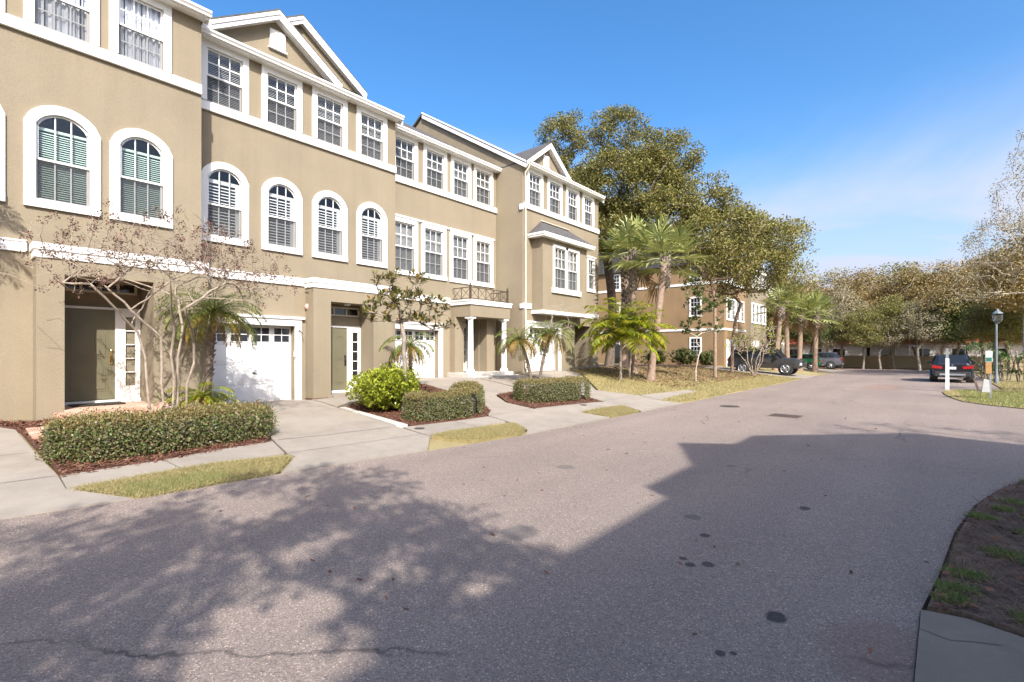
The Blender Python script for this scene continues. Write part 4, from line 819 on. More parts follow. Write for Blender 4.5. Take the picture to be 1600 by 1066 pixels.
def grow(root, trunk, pts, seed=1, step=.6, wob=.18, tip=.012, expo=2.3, maxr=9, bias=.5, sag=0):
    """joins attractor points to the growing skeleton; returns (tubes, nodes)"""
    rng = np.random.default_rng(seed); nodes = [np.array(root, float)]; par = [-1]
    for p in trunk: nodes.append(np.array(p, float)); par.append(len(nodes) - 2)
    pts = np.asarray(pts, float); t_end = nodes[-1]; order = np.argsort(np.linalg.norm(pts - t_end, axis=1)); ends = []
    first = max(1, len(trunk) // 2)
    NA = np.array(nodes); depth = [0] * len(nodes)
    for i in order:
        p = pts[i]; A = np.array(nodes); dd = np.linalg.norm(A - p, axis=1); dd = dd + bias * np.maximum(0, A[:, 2] - p[2]) + .12 * np.array(depth) * step
        dd[:first] += 1e3; j = int(np.argmin(dd)); a = nodes[j]; L = np.linalg.norm(p - a); k = max(1, int(L / step)); prev = j
        for q in range(1, k + 1):
            t = q / k; x = a + (p - a) * t; x = x + rng.normal(0, wob, 3) * (step if q < k else 0) * math.sin(math.pi * min(1, t + .15)); x[2] += sag * L * math.sin(math.pi * t)
            nodes.append(x); par.append(prev); depth.append(depth[prev] + 1); prev = len(nodes) - 1
        ends.append(prev)
    n = len(nodes); s = np.zeros(n); kids = [[] for _ in range(n)]
    for i in range(1, n): kids[par[i]].append(i)
    for i in range(n - 1, -1, -1): s[i] = max(tip ** expo, sum(s[c] for c in kids[i]) if kids[i] else tip ** expo)
    r = np.minimum(maxr, s ** (1 / expo))
    return nodes, par, kids, r
def skeleton(name, sk, mat, parent, sides=6, minr=0, flare=1.25):
    nodes, par, kids, r = sk; mb = MB(); starts = [0]; done = set()
    while starts:
        s0 = starts.pop(); chain = []
        if par[s0] >= 0 and s0 not in done: chain.append(par[s0])
        i = s0
        while True:
            chain.append(i); done.add(i)
            if not kids[i]: break
            ks = sorted(kids[i], key=lambda c: -r[c]); starts += ks[1:]; i = ks[0]
        if len(chain) < 2: continue
        rad = [float(r[c]) for c in chain]
        if par[s0] >= 0: rad[0] = min(float(r[chain[0]]), rad[1] * 1.3)
        else: rad[0] *= flare
        if max(rad) < minr: continue
        mb.tube([nodes[c] for c in chain], rad, sides if rad[0] > .02 else 4, cap=False)
    return mb.build(name, mat, parent, smooth=80)
def lobes(spec, n, seed, shell_=.5):
    rng = np.random.default_rng(seed); vol = np.array([a[3] * a[4] * a[5] for a in spec]); cnt = np.maximum(3, (vol / vol.sum() * n).astype(int)); out = []
    for (x, y, z, rx, ry, rz), c in zip(spec, cnt):
        o = unit(rng.normal(0, 1, (c, 3))) * rng.uniform(shell_, 1, (c, 1)) ** .5; out.append(np.array([x, y, z]) + o * np.array([rx, ry, rz]))
    return np.vstack(out)
def broadleaf(label, loc, trunk, spec, n, leafmat, bark, seed, per=60, spread=.55, L=.09, Wd=.05, tip=.014, cat='tree', name='oak_tree', group=None, step=.6, sag=.03, flat=.7, bare=0, expo=2.3, maxr=1):
    t = thing(name, loc, label, cat, group); loc = Vector(loc)
    P = lobes([(loc.x + a, loc.y + b, loc.z + c, d, e, f) for a, b, c, d, e, f in spec], n, seed)
    sk = grow(tuple(loc - Vector((0, 0, .1))), [tuple(loc + Vector(p)) for p in trunk], P, seed, step, tip=tip, sag=sag, expo=expo, maxr=maxr); skeleton('trunk', sk, bark, t)
    if bare: P = P[np.random.default_rng(seed).random(len(P)) > bare]
    leaves('crown', P, leafmat, per, spread, L, Wd, seed + 1, t, flat=flat); return t
def rosette_tree(label, loc, trunk, spec, n, seed, per, L, Wd, leafmat, bark, name='magnolia_tree', tip=.008, step=.3):
    t = thing(name, loc, label, 'tree'); loc = Vector(loc); rng = np.random.default_rng(seed)
    P = lobes([(loc.x + a, loc.y + b, loc.z + c, d, e, f) for a, b, c, d, e, f in spec], n, seed, .35)
    skeleton('trunk', grow(tuple(loc - Vector((0, 0, .1))), [tuple(loc + Vector(p)) for p in trunk], P, seed, step, tip=tip, sag=.02, maxr=.2), bark, t)
    C = np.repeat(P, per, 0); k = len(C); a = rng.uniform(0, 6.283, k); el = rng.uniform(-.1, 1.2, k); d = np.c_[np.cos(a) * np.cos(el), np.sin(a) * np.cos(el), np.sin(el)]
    nn = unit(np.cross(np.cross(d, [0, 0, 1.]), d) + rng.normal(0, .15, (k, 3))); V = leaf_quads(C + d * .02 + rng.normal(0, .03, (k, 3)), d, nn, rng.uniform(.7, 1.2, k) * L, rng.uniform(.8, 1.2, k) * Wd)
    mesh_np('crown', V, np.arange(len(V)).reshape(-1, 4), leafmat, t); return t
def hedge(label, path, half, h, n, seed, leafmat=HEDGE, topmat=HEDGET, L=.034, Wd=.022, ragged=.035, name='hedge'):
    """clipped hedge along a ground path: dark twig core, leaf shell, lighter leaf colours on top"""
    rng = np.random.default_rng(seed); path = [Vector((x, y, gz(x, y))) for x, y in path]; t = thing(name, path[0], label, 'hedge')
    seg = [(b - a).length for a, b in zip(path, path[1:])]; tot = sum(seg)
    def at(s):
        for (a, b), l in zip(zip(path, path[1:]), seg):
            if s <= l or (a, b) == (path[-2], path[-1]): f = s / l; return a + (b - a) * f, (b - a).normalized()
            s -= l
    core = MB(); k = max(6, int(tot / .25)); ring = []
    for i in range(k + 1):
        p, d = at(tot * i / k); nrm = Vector((-d.y, d.x, 0)).normalized(); e = .5 if i in (0, k) else .86 if i in (1, k - 1) else 1; ring.append([p + nrm * half * .76 * e * c + Vector((0, 0, h * .86 * z * e)) for c, z in ((-1, .02), (-1.02, .5), (-.9, .86), (-.5, 1), (.5, 1), (.9, .86), (1.02, .5), (1, .02))])
    for a, b in zip(ring, ring[1:]):
        for j in range(7): core.poly([a[j], a[j + 1], b[j + 1], b[j]])
    core.poly(ring[0]); core.poly(ring[-1][::-1]); core.build('twigs', TWIGIN, t)
    def shell_pts(m, top):
        P = []; Nn = []
        for q in range(m):
            u = rng.uniform(-half, tot + half); s = min(max(u, 0), tot); p, d = at(s); nrm = Vector((-d.y, d.x, 0)).normalized(); ex = u - s
            if top: c, z, nv = rng.uniform(-1, 1), 1., Vector((0, 0, 1))
            else:
                sd = rng.choice((-1, 1)); z = rng.uniform(.02, 1); c = sd; nv = nrm * sd
                if rng.random() < .22: s_e = 0 if rng.random() < .5 else tot; p, d = at(s_e); nrm = Vector((-d.y, d.x, 0)).normalized(); c = rng.uniform(-1, 1); ex = (half * .95) * (-1 if s_e == 0 else 1); nv = d * (-1 if s_e == 0 else 1)
            rr = math.sqrt(max(0, 1 - (abs(ex) / half) ** 2.6)) if ex else 1
            zz = h * z * (1 - .1 * abs(c) ** 4) * (.86 + .14 * rr) + .03 * math.sin(s * 5.1 + seed) * z; cc = c * half * rr * (1 - .12 * max(0, z - .75) * 4)
            P.append(p + d * ex * .9 + nrm * cc + Vector((0, 0, zz))); Nn.append(nv)
        P = np.array(P) + rng.normal(0, ragged, (m, 3)); return P, np.array(Nn)
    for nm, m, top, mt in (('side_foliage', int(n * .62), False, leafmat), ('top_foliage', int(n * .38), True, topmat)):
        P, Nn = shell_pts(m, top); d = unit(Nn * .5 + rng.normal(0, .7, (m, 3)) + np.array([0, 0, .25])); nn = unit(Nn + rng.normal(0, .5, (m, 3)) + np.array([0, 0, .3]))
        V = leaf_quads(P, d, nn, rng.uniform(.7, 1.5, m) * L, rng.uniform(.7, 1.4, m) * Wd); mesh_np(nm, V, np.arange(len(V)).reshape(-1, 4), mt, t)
    return t
def pinnate(label, loc, trunk_h, fl, n, seed, leaf=PALML, dead=5, lean=(0, 0), droop=1.0, tr=.07, bark=BARKD, nl=52, lw=.02, ll=.3, name='date_palm', group=None, up=1.1, stems=None, boots=True):
    rng = np.random.default_rng(seed); loc = Vector(loc); t = thing(name, loc, label, 'palm', group)
    stems = stems or [(0, 0, lean[0], lean[1], trunk_h, n)]
    for sx, sy, lx, ly, th, nf in stems:
        b0 = loc + Vector((sx, sy, 0)); top = b0 + Vector((lx, ly, th)); m = MB(); P = [b0 - Vector((0, 0, .1))] + [b0.lerp(top, f) + Vector((lx, ly, 0)) * -.15 * math.sin(f * 3.14) for f in (.15, .3, .45, .6, .75, .9, 1)]
        rad = [tr * 1.25, tr * 1.05] + [tr * (.95 + .12 * (i % 2)) for i in range(5)] + [tr * 1.1]
        m.tube(P, rad, 9)
        if boots:
            for i in range(46):
                a = i * 2.4; f = .35 + .65 * i / 46; c = b0.lerp(top, f); o = Vector((math.cos(a), math.sin(a), 0)); m.tube([c + o * tr * .8, c + o * tr * 1.35 + Vector((0, 0, tr * .6))], [tr * .32, tr * .12], 4)
        m.build('trunk', bark, t, smooth=60)
        A = []; RA = MB(); AD = []
        for i in range(nf + dead):
            isd = i >= nf; a = i * 2.39996 + rng.uniform(-.25, .25); f = i / max(1, nf); el = (up - 1.25 * f) if not isd else rng.uniform(-.55, .15); ln = fl * rng.uniform(.8, 1.1) * (.8 if isd else 1)
            h = Vector((math.cos(a), math.sin(a), 0)); p = top.copy(); ang = el; pts = [p.copy()]; S = 14
            for s in range(S):
                ang -= droop * (1.15 / S) * (.5 + 1.1 * s / S); ang = max(ang, -1.5); p = p + (h * math.cos(ang) + Vector((0, 0, math.sin(ang)))) * ln / S; pts.append(p.copy())
            RA.tube(pts, [.013 * (1 - .8 * q / S) for q in range(S + 1)], 4, cap=False)
            for q in range(nl):
                u = .12 + .88 * q / nl; fi = u * S; k = min(S - 1, int(fi)); pp = pts[k].lerp(pts[k + 1], fi - k); dr = (pts[k + 1] - pts[k]).normalized(); sd = dr.cross(Vector((0, 0, 1))).normalized(); l = ll * (math.sin(math.pi * (.12 + .8 * u)) ** .7) * rng.uniform(.85, 1.1)
                for sg in (-1, 1):
                    dd = (sd * sg * .9 + dr * rng.uniform(.35, .7) + Vector((0, 0, .22 - .5 * rng.random() - (.3 if isd else 0)))).normalized(); nn = Vector((0, 0, 1)) - dd * dd.z
                    s2 = dd.cross(nn).normalized() * lw * .5; mid = pp + dd * l * .5; tipp = pp + dd * l - Vector((0, 0, l * .18)); (AD if isd else A).extend([pp, mid + s2, tipp, mid - s2])
        RA.build('frond_stem', PALML if leaf is not PALMY else PALMY, t)
        V = np.array([tuple(v) for v in A]); mesh_np('fronds', V, np.arange(len(V)).reshape(-1, 4), leaf, t)
        if AD: V = np.array([tuple(v) for v in AD]); mesh_np('dead_fronds', V, np.arange(len(V)).reshape(-1, 4), PALMD, t)
    return t
def fan_palm(label, loc, trunk_h, seed, lean=(0, 0), cr=1.3, n=26, tr=.16, name='fan_palm', group=None, boots=1.4, curve=0):
    rng = np.random.default_rng(seed); loc = Vector(loc); t = thing(name, loc, label, 'palm', group); top = loc + Vector((lean[0], lean[1], trunk_h)); m = MB(); S = 9
    P = [loc + Vector((lean[0] * (i / S) ** (1 + curve), lean[1] * (i / S) ** (1 + curve), trunk_h * i / S - (.1 if i == 0 else 0))) for i in range(S + 1)]
    m.tube(P, [tr * 1.5, tr * 1.12] + [tr * (1 + .03 * (i % 2)) for i in range(S - 1)], 10); m.build('trunk', BARKT, t, smooth=60)
    bt = MB()
    for i in range(int(40 * boots)):
        a = i * 2.4; z = trunk_h - boots * (1 - i / (40 * boots)) if boots else 0; c = top + Vector((0, 0, z - trunk_h)); o = Vector((math.cos(a), math.sin(a), 0)); bt.tube([c + o * tr * .7, c + o * tr * 1.6 + Vector((0, 0, .2))], [.07, .035], 5)
    if boots: bt.build('leaf_base', BARK, t)
    A = []; AD = []; st = MB()
    for i in range(n + 1):
        dd_ = i >= n; a = i * 2.39996 + rng.uniform(-.3, .3); el = 1.35 - 1.95 * i / n + rng.uniform(-.1, .1) if not dd_ else rng.uniform(-1.3, -1.0)
        h = Vector((math.cos(a), math.sin(a), 0)); d0 = (h * math.cos(el) + Vector((0, 0, math.sin(el)))).normalized(); pl = cr * rng.uniform(.55, .75); c = top + d0 * pl - Vector((0, 0, .08 * pl)); st.tube([top + d0 * .08, top + d0 * pl * .5, c], [.022, .016, .012], 4, cap=False)
        sd = d0.cross(Vector((0, 0, 1))).normalized(); nn = sd.cross(d0).normalized(); R0 = cr * rng.uniform(.65, .85)
        for q in range(13):
            b = (q - 6) / 6 * 1.7; e = (d0 * math.cos(b) + sd * math.sin(b) + nn * (.18 - .12 * abs(b))).normalized(); l = R0 * (1 - .12 * abs(b)) * rng.uniform(.9, 1.08); s2 = e.cross(nn).normalized() * .075; md = c + e * l * .55; tp = c + e * l - Vector((0, 0, l * rng.uniform(.02, .22)))
            (AD if dd_ else A).extend([c, md + s2, tp, md - s2])
    st.build('petiole', FAN, t); V = np.array([tuple(v) for v in A]); mesh_np('fronds', V, np.arange(len(V)).reshape(-1, 4), FAN, t)
    V = np.array([tuple(v) for v in AD]); mesh_np('dead_fronds', V, np.arange(len(V)).reshape(-1, 4), FANBR, t); return t
def G(x, y, dz=0): return (x, y, gz(x, y) + dz)
# ------------------------------------------------------------------ front planting
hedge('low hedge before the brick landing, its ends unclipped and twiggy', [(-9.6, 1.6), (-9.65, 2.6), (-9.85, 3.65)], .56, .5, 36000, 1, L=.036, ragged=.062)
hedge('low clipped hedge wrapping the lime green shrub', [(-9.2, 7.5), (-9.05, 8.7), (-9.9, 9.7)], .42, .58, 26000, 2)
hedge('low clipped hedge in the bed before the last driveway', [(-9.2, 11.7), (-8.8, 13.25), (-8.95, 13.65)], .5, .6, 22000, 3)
def bush(label, loc, rx, ry, h, n, seed, mat, L, Wd, name='shrub', core=TWIGIN, lumps=9):
    rng = np.random.default_rng(seed); loc = Vector(loc); t = thing(name, loc, label, 'shrub'); c = [(rng.uniform(-.5, .5) * rx, rng.uniform(-.5, .5) * ry, rng.uniform(.35, .6) * h, rng.uniform(.4, .62) * rx, rng.uniform(.4, .62) * ry, rng.uniform(.35, .5) * h) for _ in range(lumps)]
    m = MB()
    for k in range(14):
        a = k * 2.4; m.tube([loc, loc + Vector((math.cos(a) * rx * .3, math.sin(a) * ry * .3, h * .4)), loc + Vector((math.cos(a) * rx * .6, math.sin(a) * ry * .6, h * .75))], [.02, .014, .006], 5)
    m.build('stem', BARK, t)
    C = lobes([(loc.x + a, loc.y + b, loc.z + z, p, q, r) for a, b, z, p, q, r in c], n // 7, seed, .62); C[:, 2] = np.maximum(C[:, 2], loc.z + .06)
    C7 = np.repeat(C, 7, 0); k = len(C7); a = rng.uniform(0, 6.283, k); el = rng.uniform(-.2, 1.2, k); d = np.c_[np.cos(a) * np.cos(el), np.sin(a) * np.cos(el), np.sin(el)]; nn = unit(np.cross(np.cross(d, [0, 0, 1.]), d) + rng.normal(0, .25, (k, 3)))
    V = leaf_quads(C7 + rng.normal(0, .02, (k, 3)), d, nn, rng.uniform(.7, 1.2, k) * L, rng.uniform(.8, 1.2, k) * Wd); mesh_np('foliage', V, np.arange(len(V)).reshape(-1, 4), mat, t); return t
bush('bright lime green shrub round the magnolia trunk', G(-11.0, 7.72), 1.2, 1.2, 1.1, 15000, 4, LIME, .085, .05, lumps=18)
# crape myrtle, leafless, in the first bed
cm = thing('crape_myrtle', G(-11.3, 2.95), 'leafless crape myrtle with pale stems and brown seed pods before the first door', 'tree')
rg = np.random.default_rng(5); b0 = Vector(G(-11.3, 2.95)); allt = []
for k, (dx, dy, hh) in enumerate(((-.3, -.75, 2.3), (.1, -.25, 2.2), (.25, .1, 2.4), (.0, .35, 2.3), (.45, .65, 2.1))):
    st = b0 + Vector((dx * .25, dy * .25, -.05)); tp = b0 + Vector((dx * .6, dy * .6, hh * .8))
    q = 210; dirs = unit(np.c_[rg.normal(dx * .75, .42, q), rg.normal(dy * .8, .5, q), np.full(q, 1.0)]); P = np.array(tp) + dirs * (rg.uniform(.5, 1, (q, 1)) ** .8 * 2.35); P[:, 2] = np.minimum(P[:, 2], b0.z + 4.9)
    sk = grow(tuple(st), [tuple(st.lerp(tp, f) + Vector((rg.normal(0, .03), rg.normal(0, .03), 0))) for f in (.25, .5, .75, 1)], P, 60 + k, .16, .09, tip=.0034, expo=2.2, sag=.0, bias=1.2, maxr=.05); skeleton('stem', sk, BARKC, cm, 6); allt.append(P)
P = np.vstack(allt); P = P[(rg.random(len(P)) < .22)]; leaves('seed_pods', P, POD, 22, .085, .036, .03, 8, cm)
pinnate('small date palm with drooping yellowing fronds at the corner of the first house', G(-12.35, 3.95), 2.35, 1.25, 42, 3, dead=9, lean=(.12, .1), tr=.075, ll=.26, lw=.014, droop=1.35)
pinnate('knee high palm seedling at the foot of the small date palm', G(-12.0, 3.72), .5, .75, 12, 33, dead=4, tr=.04, ll=.18, droop=1.3, boots=False, leaf=PALMY)
bush('weedy green shrub below the small date palm', G(-12.15, 4.1), .45, .4, .55, 900, 14, LIME, .06, .03)
rosette_tree('sparse young magnolia with grey trunk rising from the lime shrub', G(-10.35, 7.85), [(0, .02, .6), (.02, .03, 1.1), (0, 0, 1.6), (.02, 0, 1.95)], [(0, 0, 2.75, .55, .6, .5), (.35, .7, 2.55, .45, .55, .5), (-.35, -.55, 2.75, .5, .5, .5), (.1, .1, 3.35, .5, .55, .45), (-.5, -.2, 3.3, .4, .4, .4), (.5, .9, 2.3, .35, .35, .25)], 110, 6, 15, .15, .06, MAGL, BARK, tip=.0115)
pinnate('small date palm with browning fronds beside the third garage', G(-12.9, 10.05), 1.5, 1.1, 16, 9, dead=12, tr=.06, ll=.22, droop=1.5)
pinnate('cluster of leaning date palms with browning fronds before the last garage', G(-11.2, 14.6), 1.9, 1.25, 22, 12, dead=10, tr=.06, ll=.22, droop=1.35, stems=[(-.1, -.15, -.35, -.3, 1.75, 20), (.05, .1, .2, .5, 2.0, 22)])
sb = thing('bare_sapling', G(-10.6, 14.9), 'thin bare sapling with pale twigs beside the leaning date palms', 'tree'); b0 = Vector(G(-10.6, 14.9))
P = lobes([(b0.x + .1, b0.y + .3, b0.z + 2.5, .55, .8, .7)], 70, 77, .3); skeleton('stem', grow(tuple(b0), [tuple(b0 + Vector((.02, .03, z))) for z in (.4, .8, 1.2, 1.5)], P, 78, .2, .12, tip=.005, expo=2.2, maxr=.05), BARKP, sb)
tp_ = pinnate('tall date palm standing beside the first driveway', G(-12.5, -.75), 5.1, 1.2, 34, 15, dead=4, tr=.1, ll=.26)
# flower pots on the landing
pt = thing('flower_pot', (-12.55, 3.42, .42), 'grey bowl planter with twiggy plant at the edge of the brick landing', 'planter'); MB().lathe((-12.55, 3.42, .36), [(.12, 0), (.17, .14), (.19, .22), (.16, .22), (.14, .18)], 16).build('bowl', CAP, pt, smooth=40); leaves('plant', [(-12.55, 3.42, .66)], HEDGE, 90, .16, .07, .03, 3, pt)
pt = thing('flower_pot', (-12.75, 3.25, .42), 'small terracotta pot with spiky plant on the brick landing', 'planter'); MB().lathe((-12.75, 3.25, .4), [(.09, 0), (.12, .2), (.14, .26), (.11, .26), (.1, .22)], 16).build('pot', PINK, pt, smooth=40); leaves('plant', [(-12.75, 3.25, .7)], STRAP, 60, .12, .16, .02, 4, pt)
# ------------------------------------------------------------------ yard between the houses
broadleaf('large live oak spreading above the lawn behind the row end', G(-17.0, 30.5), [(.1, .1, 1.2), (.2, .2, 2.6), (.1, .3, 4.2), (0, .2, 5.8), (-.2, .2, 7.2)],
          [(-3.7, -.3, 17.0, 1.9, 1.8, 1.6), (.8, -.4, 16.0, 1.9, 1.8, 1.5), (4.2, -.5, 13.2, 2.0, 2.0, 1.8), (1.4, -.8, 12.0, 4.2, 3.0, 2.5), (6.6, .2, 10.6, 1.6, 1.8, 1.5), (7.0, 0, 8.2, 3.0, 2.6, 1.5), (10.4, 1.2, 7.6, 1.3, 1.6, .9), (-4.3, -.6, 14.2, 1.8, 2.0, 1.6), (.6, -2, 9.2, 3.2, 2.4, 1.5), (9.6, .8, 6.0, 1.6, 1.8, 1.0), (-2.8, -1, 11.2, 2.4, 2.2, 2.0), (4.4, -1.2, 9.4, 2.8, 2.4, 1.6)],
          880, OAKL, BARKD, 11, per=150, spread=.66, L=.155, Wd=.085, tip=.026, step=.8, flat=.62, maxr=.55)
broadleaf('crooked trunked oak leaning over the parked charcoal car', G(-9.9, 34.2), [(.0, 0, 1.2), (.05, .05, 2.4), (.2, .1, 3.6), (.5, .2, 4.6)], [(1.2, .5, 7.0, 2.6, 2.6, 1.7), (2.9, 1.0, 8.6, 1.8, 2.0, 1.3), (-.6, -.4, 6.3, 2.0, 1.8, 1.3), (3.6, .8, 6.0, 1.2, 1.4, .9), (.6, .4, 9.2, 1.8, 1.8, 1.1)], 240, OAKL, BARKT, 12, per=62, spread=.6, L=.17, Wd=.075, tip=.016, maxr=.24)
broadleaf('straight trunked oak with pale brown bark on the lawn', G(-9.0, 28.0), [(.0, 0, 1.5), (.0, .02, 3.0), (-.05, .05, 4.5)], [(.2, .3, 6.6, 2.0, 2.0, 1.5), (-1.2, .5, 7.8, 1.8, 1.8, 1.4), (1.2, .2, 8.2, 1.6, 1.6, 1.2)], 150, OAKL, BARKT, 13, per=58, spread=.55, L=.17, Wd=.075, tip=.016, maxr=.21)
rosette_tree('young magnolia with a white trunk on the lawn', G(-8.7, 24.2), [(.0, 0, .6), (.1, .05, 1.2), (.2, .1, 1.7)], [(-.2, 0, 2.7, .6, .6, .6), (.7, .5, 2.7, .5, .5, .4), (.2, .2, 3.8, .8, .8, .6), (1.0, .7, 3.7, .7, .6, .5), (-.3, .2, 4.6, .6, .6, .4)], 95, 8, 16, .19, .085, OAKD, BARKP)
FG = 'fan palms round the lawn'
fan_palm('fan palm on a slim leaning trunk beside the yellow palm', G(-9.75, 21.3), 5.8, 1, (.3, 1.0), 1.7, 17, .15, group=FG, boots=1.5)
fan_palm('fan palm with reddish boots standing behind the leaning fan palm', G(-11.5, 23.2), 6.3, 2, (-.1, .1), 1.55, 16, .15, group=FG, boots=2.2)
fan_palm('fan palm with shaggy grey boots close to the row end', G(-13.4, 25.8), 6.4, 3, (.1, .1), 1.45, 16, .2, group=FG, boots=3.2)
pinnate('bright yellow green ornamental palm on a thin stem', G(-10.3, 19.5), 1.75, 2.0, 20, 17, leaf=PALMY, dead=0, tr=.045, ll=.55, lw=.06, droop=1.2, name='ornamental_palm', boots=False, up=1.35, bark=BARKP, nl=42, stems=[(0, 0, 0, .05, 1.8, 22), (-.35, .7, -.05, .1, 2.5, 20), (-.2, 1.2, .2, .1, 2.0, 18)])
PG = 'fan palms before the far block'
for i, (x, y, h, lx, ly) in enumerate(((-9.9, 46.2, 5.4, .4, .3), (-8.6, 49.0, 5.0, .1, .2), (-7.6, 50.2, 5.0, .1, 0), (-8.4, 55.0, 5.8, .2, .1), (-9.4, 48.5, 6.2, -.2, .2))):
    fan_palm('fan palm in the clump before the far brown block', G(x, y), h, 30 + i, (lx, ly), 1.6, 14, .19, group=PG, boots=1.2)
bush('dark evergreen shrub against the far brown block wall', G(-17.5, 44.6), 1.6, .8, 1.6, 2600, 41, OAKD, .2, .1); bush('dense evergreen shrub under the far block side window', G(-20.2, 44.5), 1.7, .8, 1.5, 2600, 42, OAKD, .2, .1); bush('leafy evergreen shrub by the far block patio', G(-15.2, 44.8), .9, .7, 1.4, 1600, 43, OAKD, .2, .1)
pl_ = thing('frangipani_shrub', G(-8.35, 33.3), 'leafless many stemmed frangipani shrub before the charcoal car', 'shrub'); b0 = Vector(G(-8.35, 33.3)); rg = np.random.default_rng(6); tips = []
for k in range(6):
    a = k * 1.05; dx, dy = math.cos(a), math.sin(a); P = lobes([(b0.x + dx * 1.0, b0.y + dy * 1.0, b0.z + 2.4, .8, .8, 1.0)], 55, 90 + k, .25); tips.append(P)
    skeleton('stem', grow(tuple(b0), [tuple(b0 + Vector((dx * f * .5, dy * f * .5, f * 1.0))) for f in (.3, .6, 1)], P, 95 + k, .2, .1, tip=.011, expo=2.5, maxr=.055), BARKC, pl_, 6)
leaves('foliage', np.vstack(tips)[::6], LIME, 8, .2, .16, .06, 9, pl_)
pinnate('orange tinged clumping palm beyond the charcoal car', G(-10.6, 44.0), .6, 1.7, 22, 19, leaf=PALMD, dead=0, tr=.05, ll=.4, lw=.045, name='clumping_palm', boots=False, up=1.3)
# ------------------------------------------------------------------ trees at the end of the street, four kinds, copied
def proto(seed, h, mat, bark, n, per, L, bare=0, spread=.8, wide=1.0):
    sp = [(0, 0, h * .72, 2.6 * wide, 2.6 * wide, h * .2), (-2.0 * wide, .4, h * .6, 2.2 * wide, 2.0, h * .17), (2.0 * wide, -.4, h * .6, 2.2 * wide, 2.0, h * .17), (.5, 1.4, h * .62, 2.0, 2.0, h * .18), (-.5, -1.6, h * .52, 2.2, 2.0, h * .16), (.6, 0, h * .88, 1.5, 1.5, h * .1)]
    return broadleaf('x', (0, 0, 0), [(.1, 0, h * .1), (.2 - .4 * (seed % 2), .1, h * .2), (.1, .2, h * .3)], sp, n, mat, bark, seed, per=per, spread=spread, L=L, Wd=L * .55, tip=.02, step=.8, flat=.7, bare=bare, name='street_end_tree', maxr=.2)
LAB = {'g': ('dark green live oak', OAKD, BARKD), 'o': ('olive live oak', OAKL, BARK), 'r': ('rusty brown winter tree', RUST, BARK), 'y': ('grey brown thinning tree', GREYL, BARKP)}
PR = {'g': proto(101, 10, OAKD, BARK, 280, 100, .2), 'o': proto(102, 10, OAKL, BARK, 280, 100, .185), 'r': proto(103, 10, RUST, BARK, 280, 95, .165), 'y': proto(104, 10, GREYL, BARKP, 330, 40, .19, .3)}
used = {}
def bgtree(k, x, y, h, label, group, wide=1.0):
    o = PR[k] if k not in used else copy_tree(PR[k]); used[k] = 1
    o.location = G(x, y); s = h / 10.9; o.scale = (s * wide, s * wide, s); o.rotation_euler = (0, 0, random.uniform(0, 6.28)); tag(o, label, 'tree', group); return o
GG = 'trees lining the end of the street'
for k, x, y, h in (('o', -12.5, 61.5, 9), ('g', -9.5, 60.8, 7.2), ('y', -7.0, 62.6, 9.6), ('o', -5.0, 60.6, 7.0), ('o', -2.6, 62.4, 8.2), ('y', -.6, 60.8, 7.4), ('g', 2.2, 61.6, 8.0), ('o', 4.6, 61.4, 8.8), ('g', 7.2, 60.5, 8.4), ('o', -16, 63, 10), ('y', -8.2, 61.2, 6.2), ('y', 1.0, 62.8, 7.2), ('y', -3.6, 60.9, 6.0)):
    bgtree(k, x, y, h, {-9.5: 'dark green live oak just behind the slate grey crossover', -16: 'tall olive live oak at the far corner of the brown block', 7.2: 'dark green live oak at the wall end past the strap leaved shrubs', 2.2: 'dark green live oak standing beyond the black car'}.get(x, LAB[k][0] + ' standing before the perimeter wall'), GG)
for k, x, y, h in (('r', -13, 72, 12.6), ('y', -9, 74, 13.5), ('r', -6.0, 71, 12.8), ('o', -2.5, 75, 13.6), ('r', -1.0, 70, 12.5), ('r', 3.0, 72, 12.8), ('y', 6.5, 71, 13.5), ('o', 9.5, 74, 14.5), ('o', -18, 76, 14), ('r', -24, 78, 14), ('g', 14, 72, 13)):
    bgtree(k, x, y, h, LAB[k][0] + ' rising beyond the perimeter wall', 'trees beyond the perimeter wall', 1.15)
broadleaf('tall pale trunked winter tree with fine twigs past the lamp post', G(4.6, 43.5), [(0, 0, 1.2), (-.05, 0, 2.4), (0, .1, 3.8), (.1, .1, 5.4), (.1, .1, 7)], [(-.5, 0, 8.5, 2.6, 2.4, 2.0), (.4, 0, 11.0, 2.2, 2.2, 2.2), (.6, 0, 14.0, 1.3, 1.4, 1.8), (-2.2, -.4, 6.2, 1.8, 1.8, 1.3), (1.6, .2, 8.0, 1.8, 1.8, 1.6)], 420, GREYL, BARKP, 71, per=20, spread=.42, L=.13, Wd=.06, tip=.011, step=.5, name='winter_tree', maxr=.26, flat=.8)
broadleaf('thin crowned winter tree on the verge of the side street', (10.2, 26.5, 0), [(0, 0, 1.5), (-.1, .1, 3), (-.2, .1, 4.5)], [(-.4, 0, 7.2, 2.6, 2.0, 1.2), (.9, .6, 8.6, 1.6, 1.6, 1.0)], 150, GREYL, BARK, 72, per=16, spread=.4, L=.13, Wd=.06, maxr=.2, name='winter_tree')
for k, x, y, h in (('r', 6.4, 50, 12.5), ('r', 4.0, 63, 12.0), ('o', 4.2, 55.0, 7.0)):
    bgtree(k, x, y, h, LAB[k][0] + ' on the right hand verge past the lamp post', 'trees along the right hand verge', 1.05)
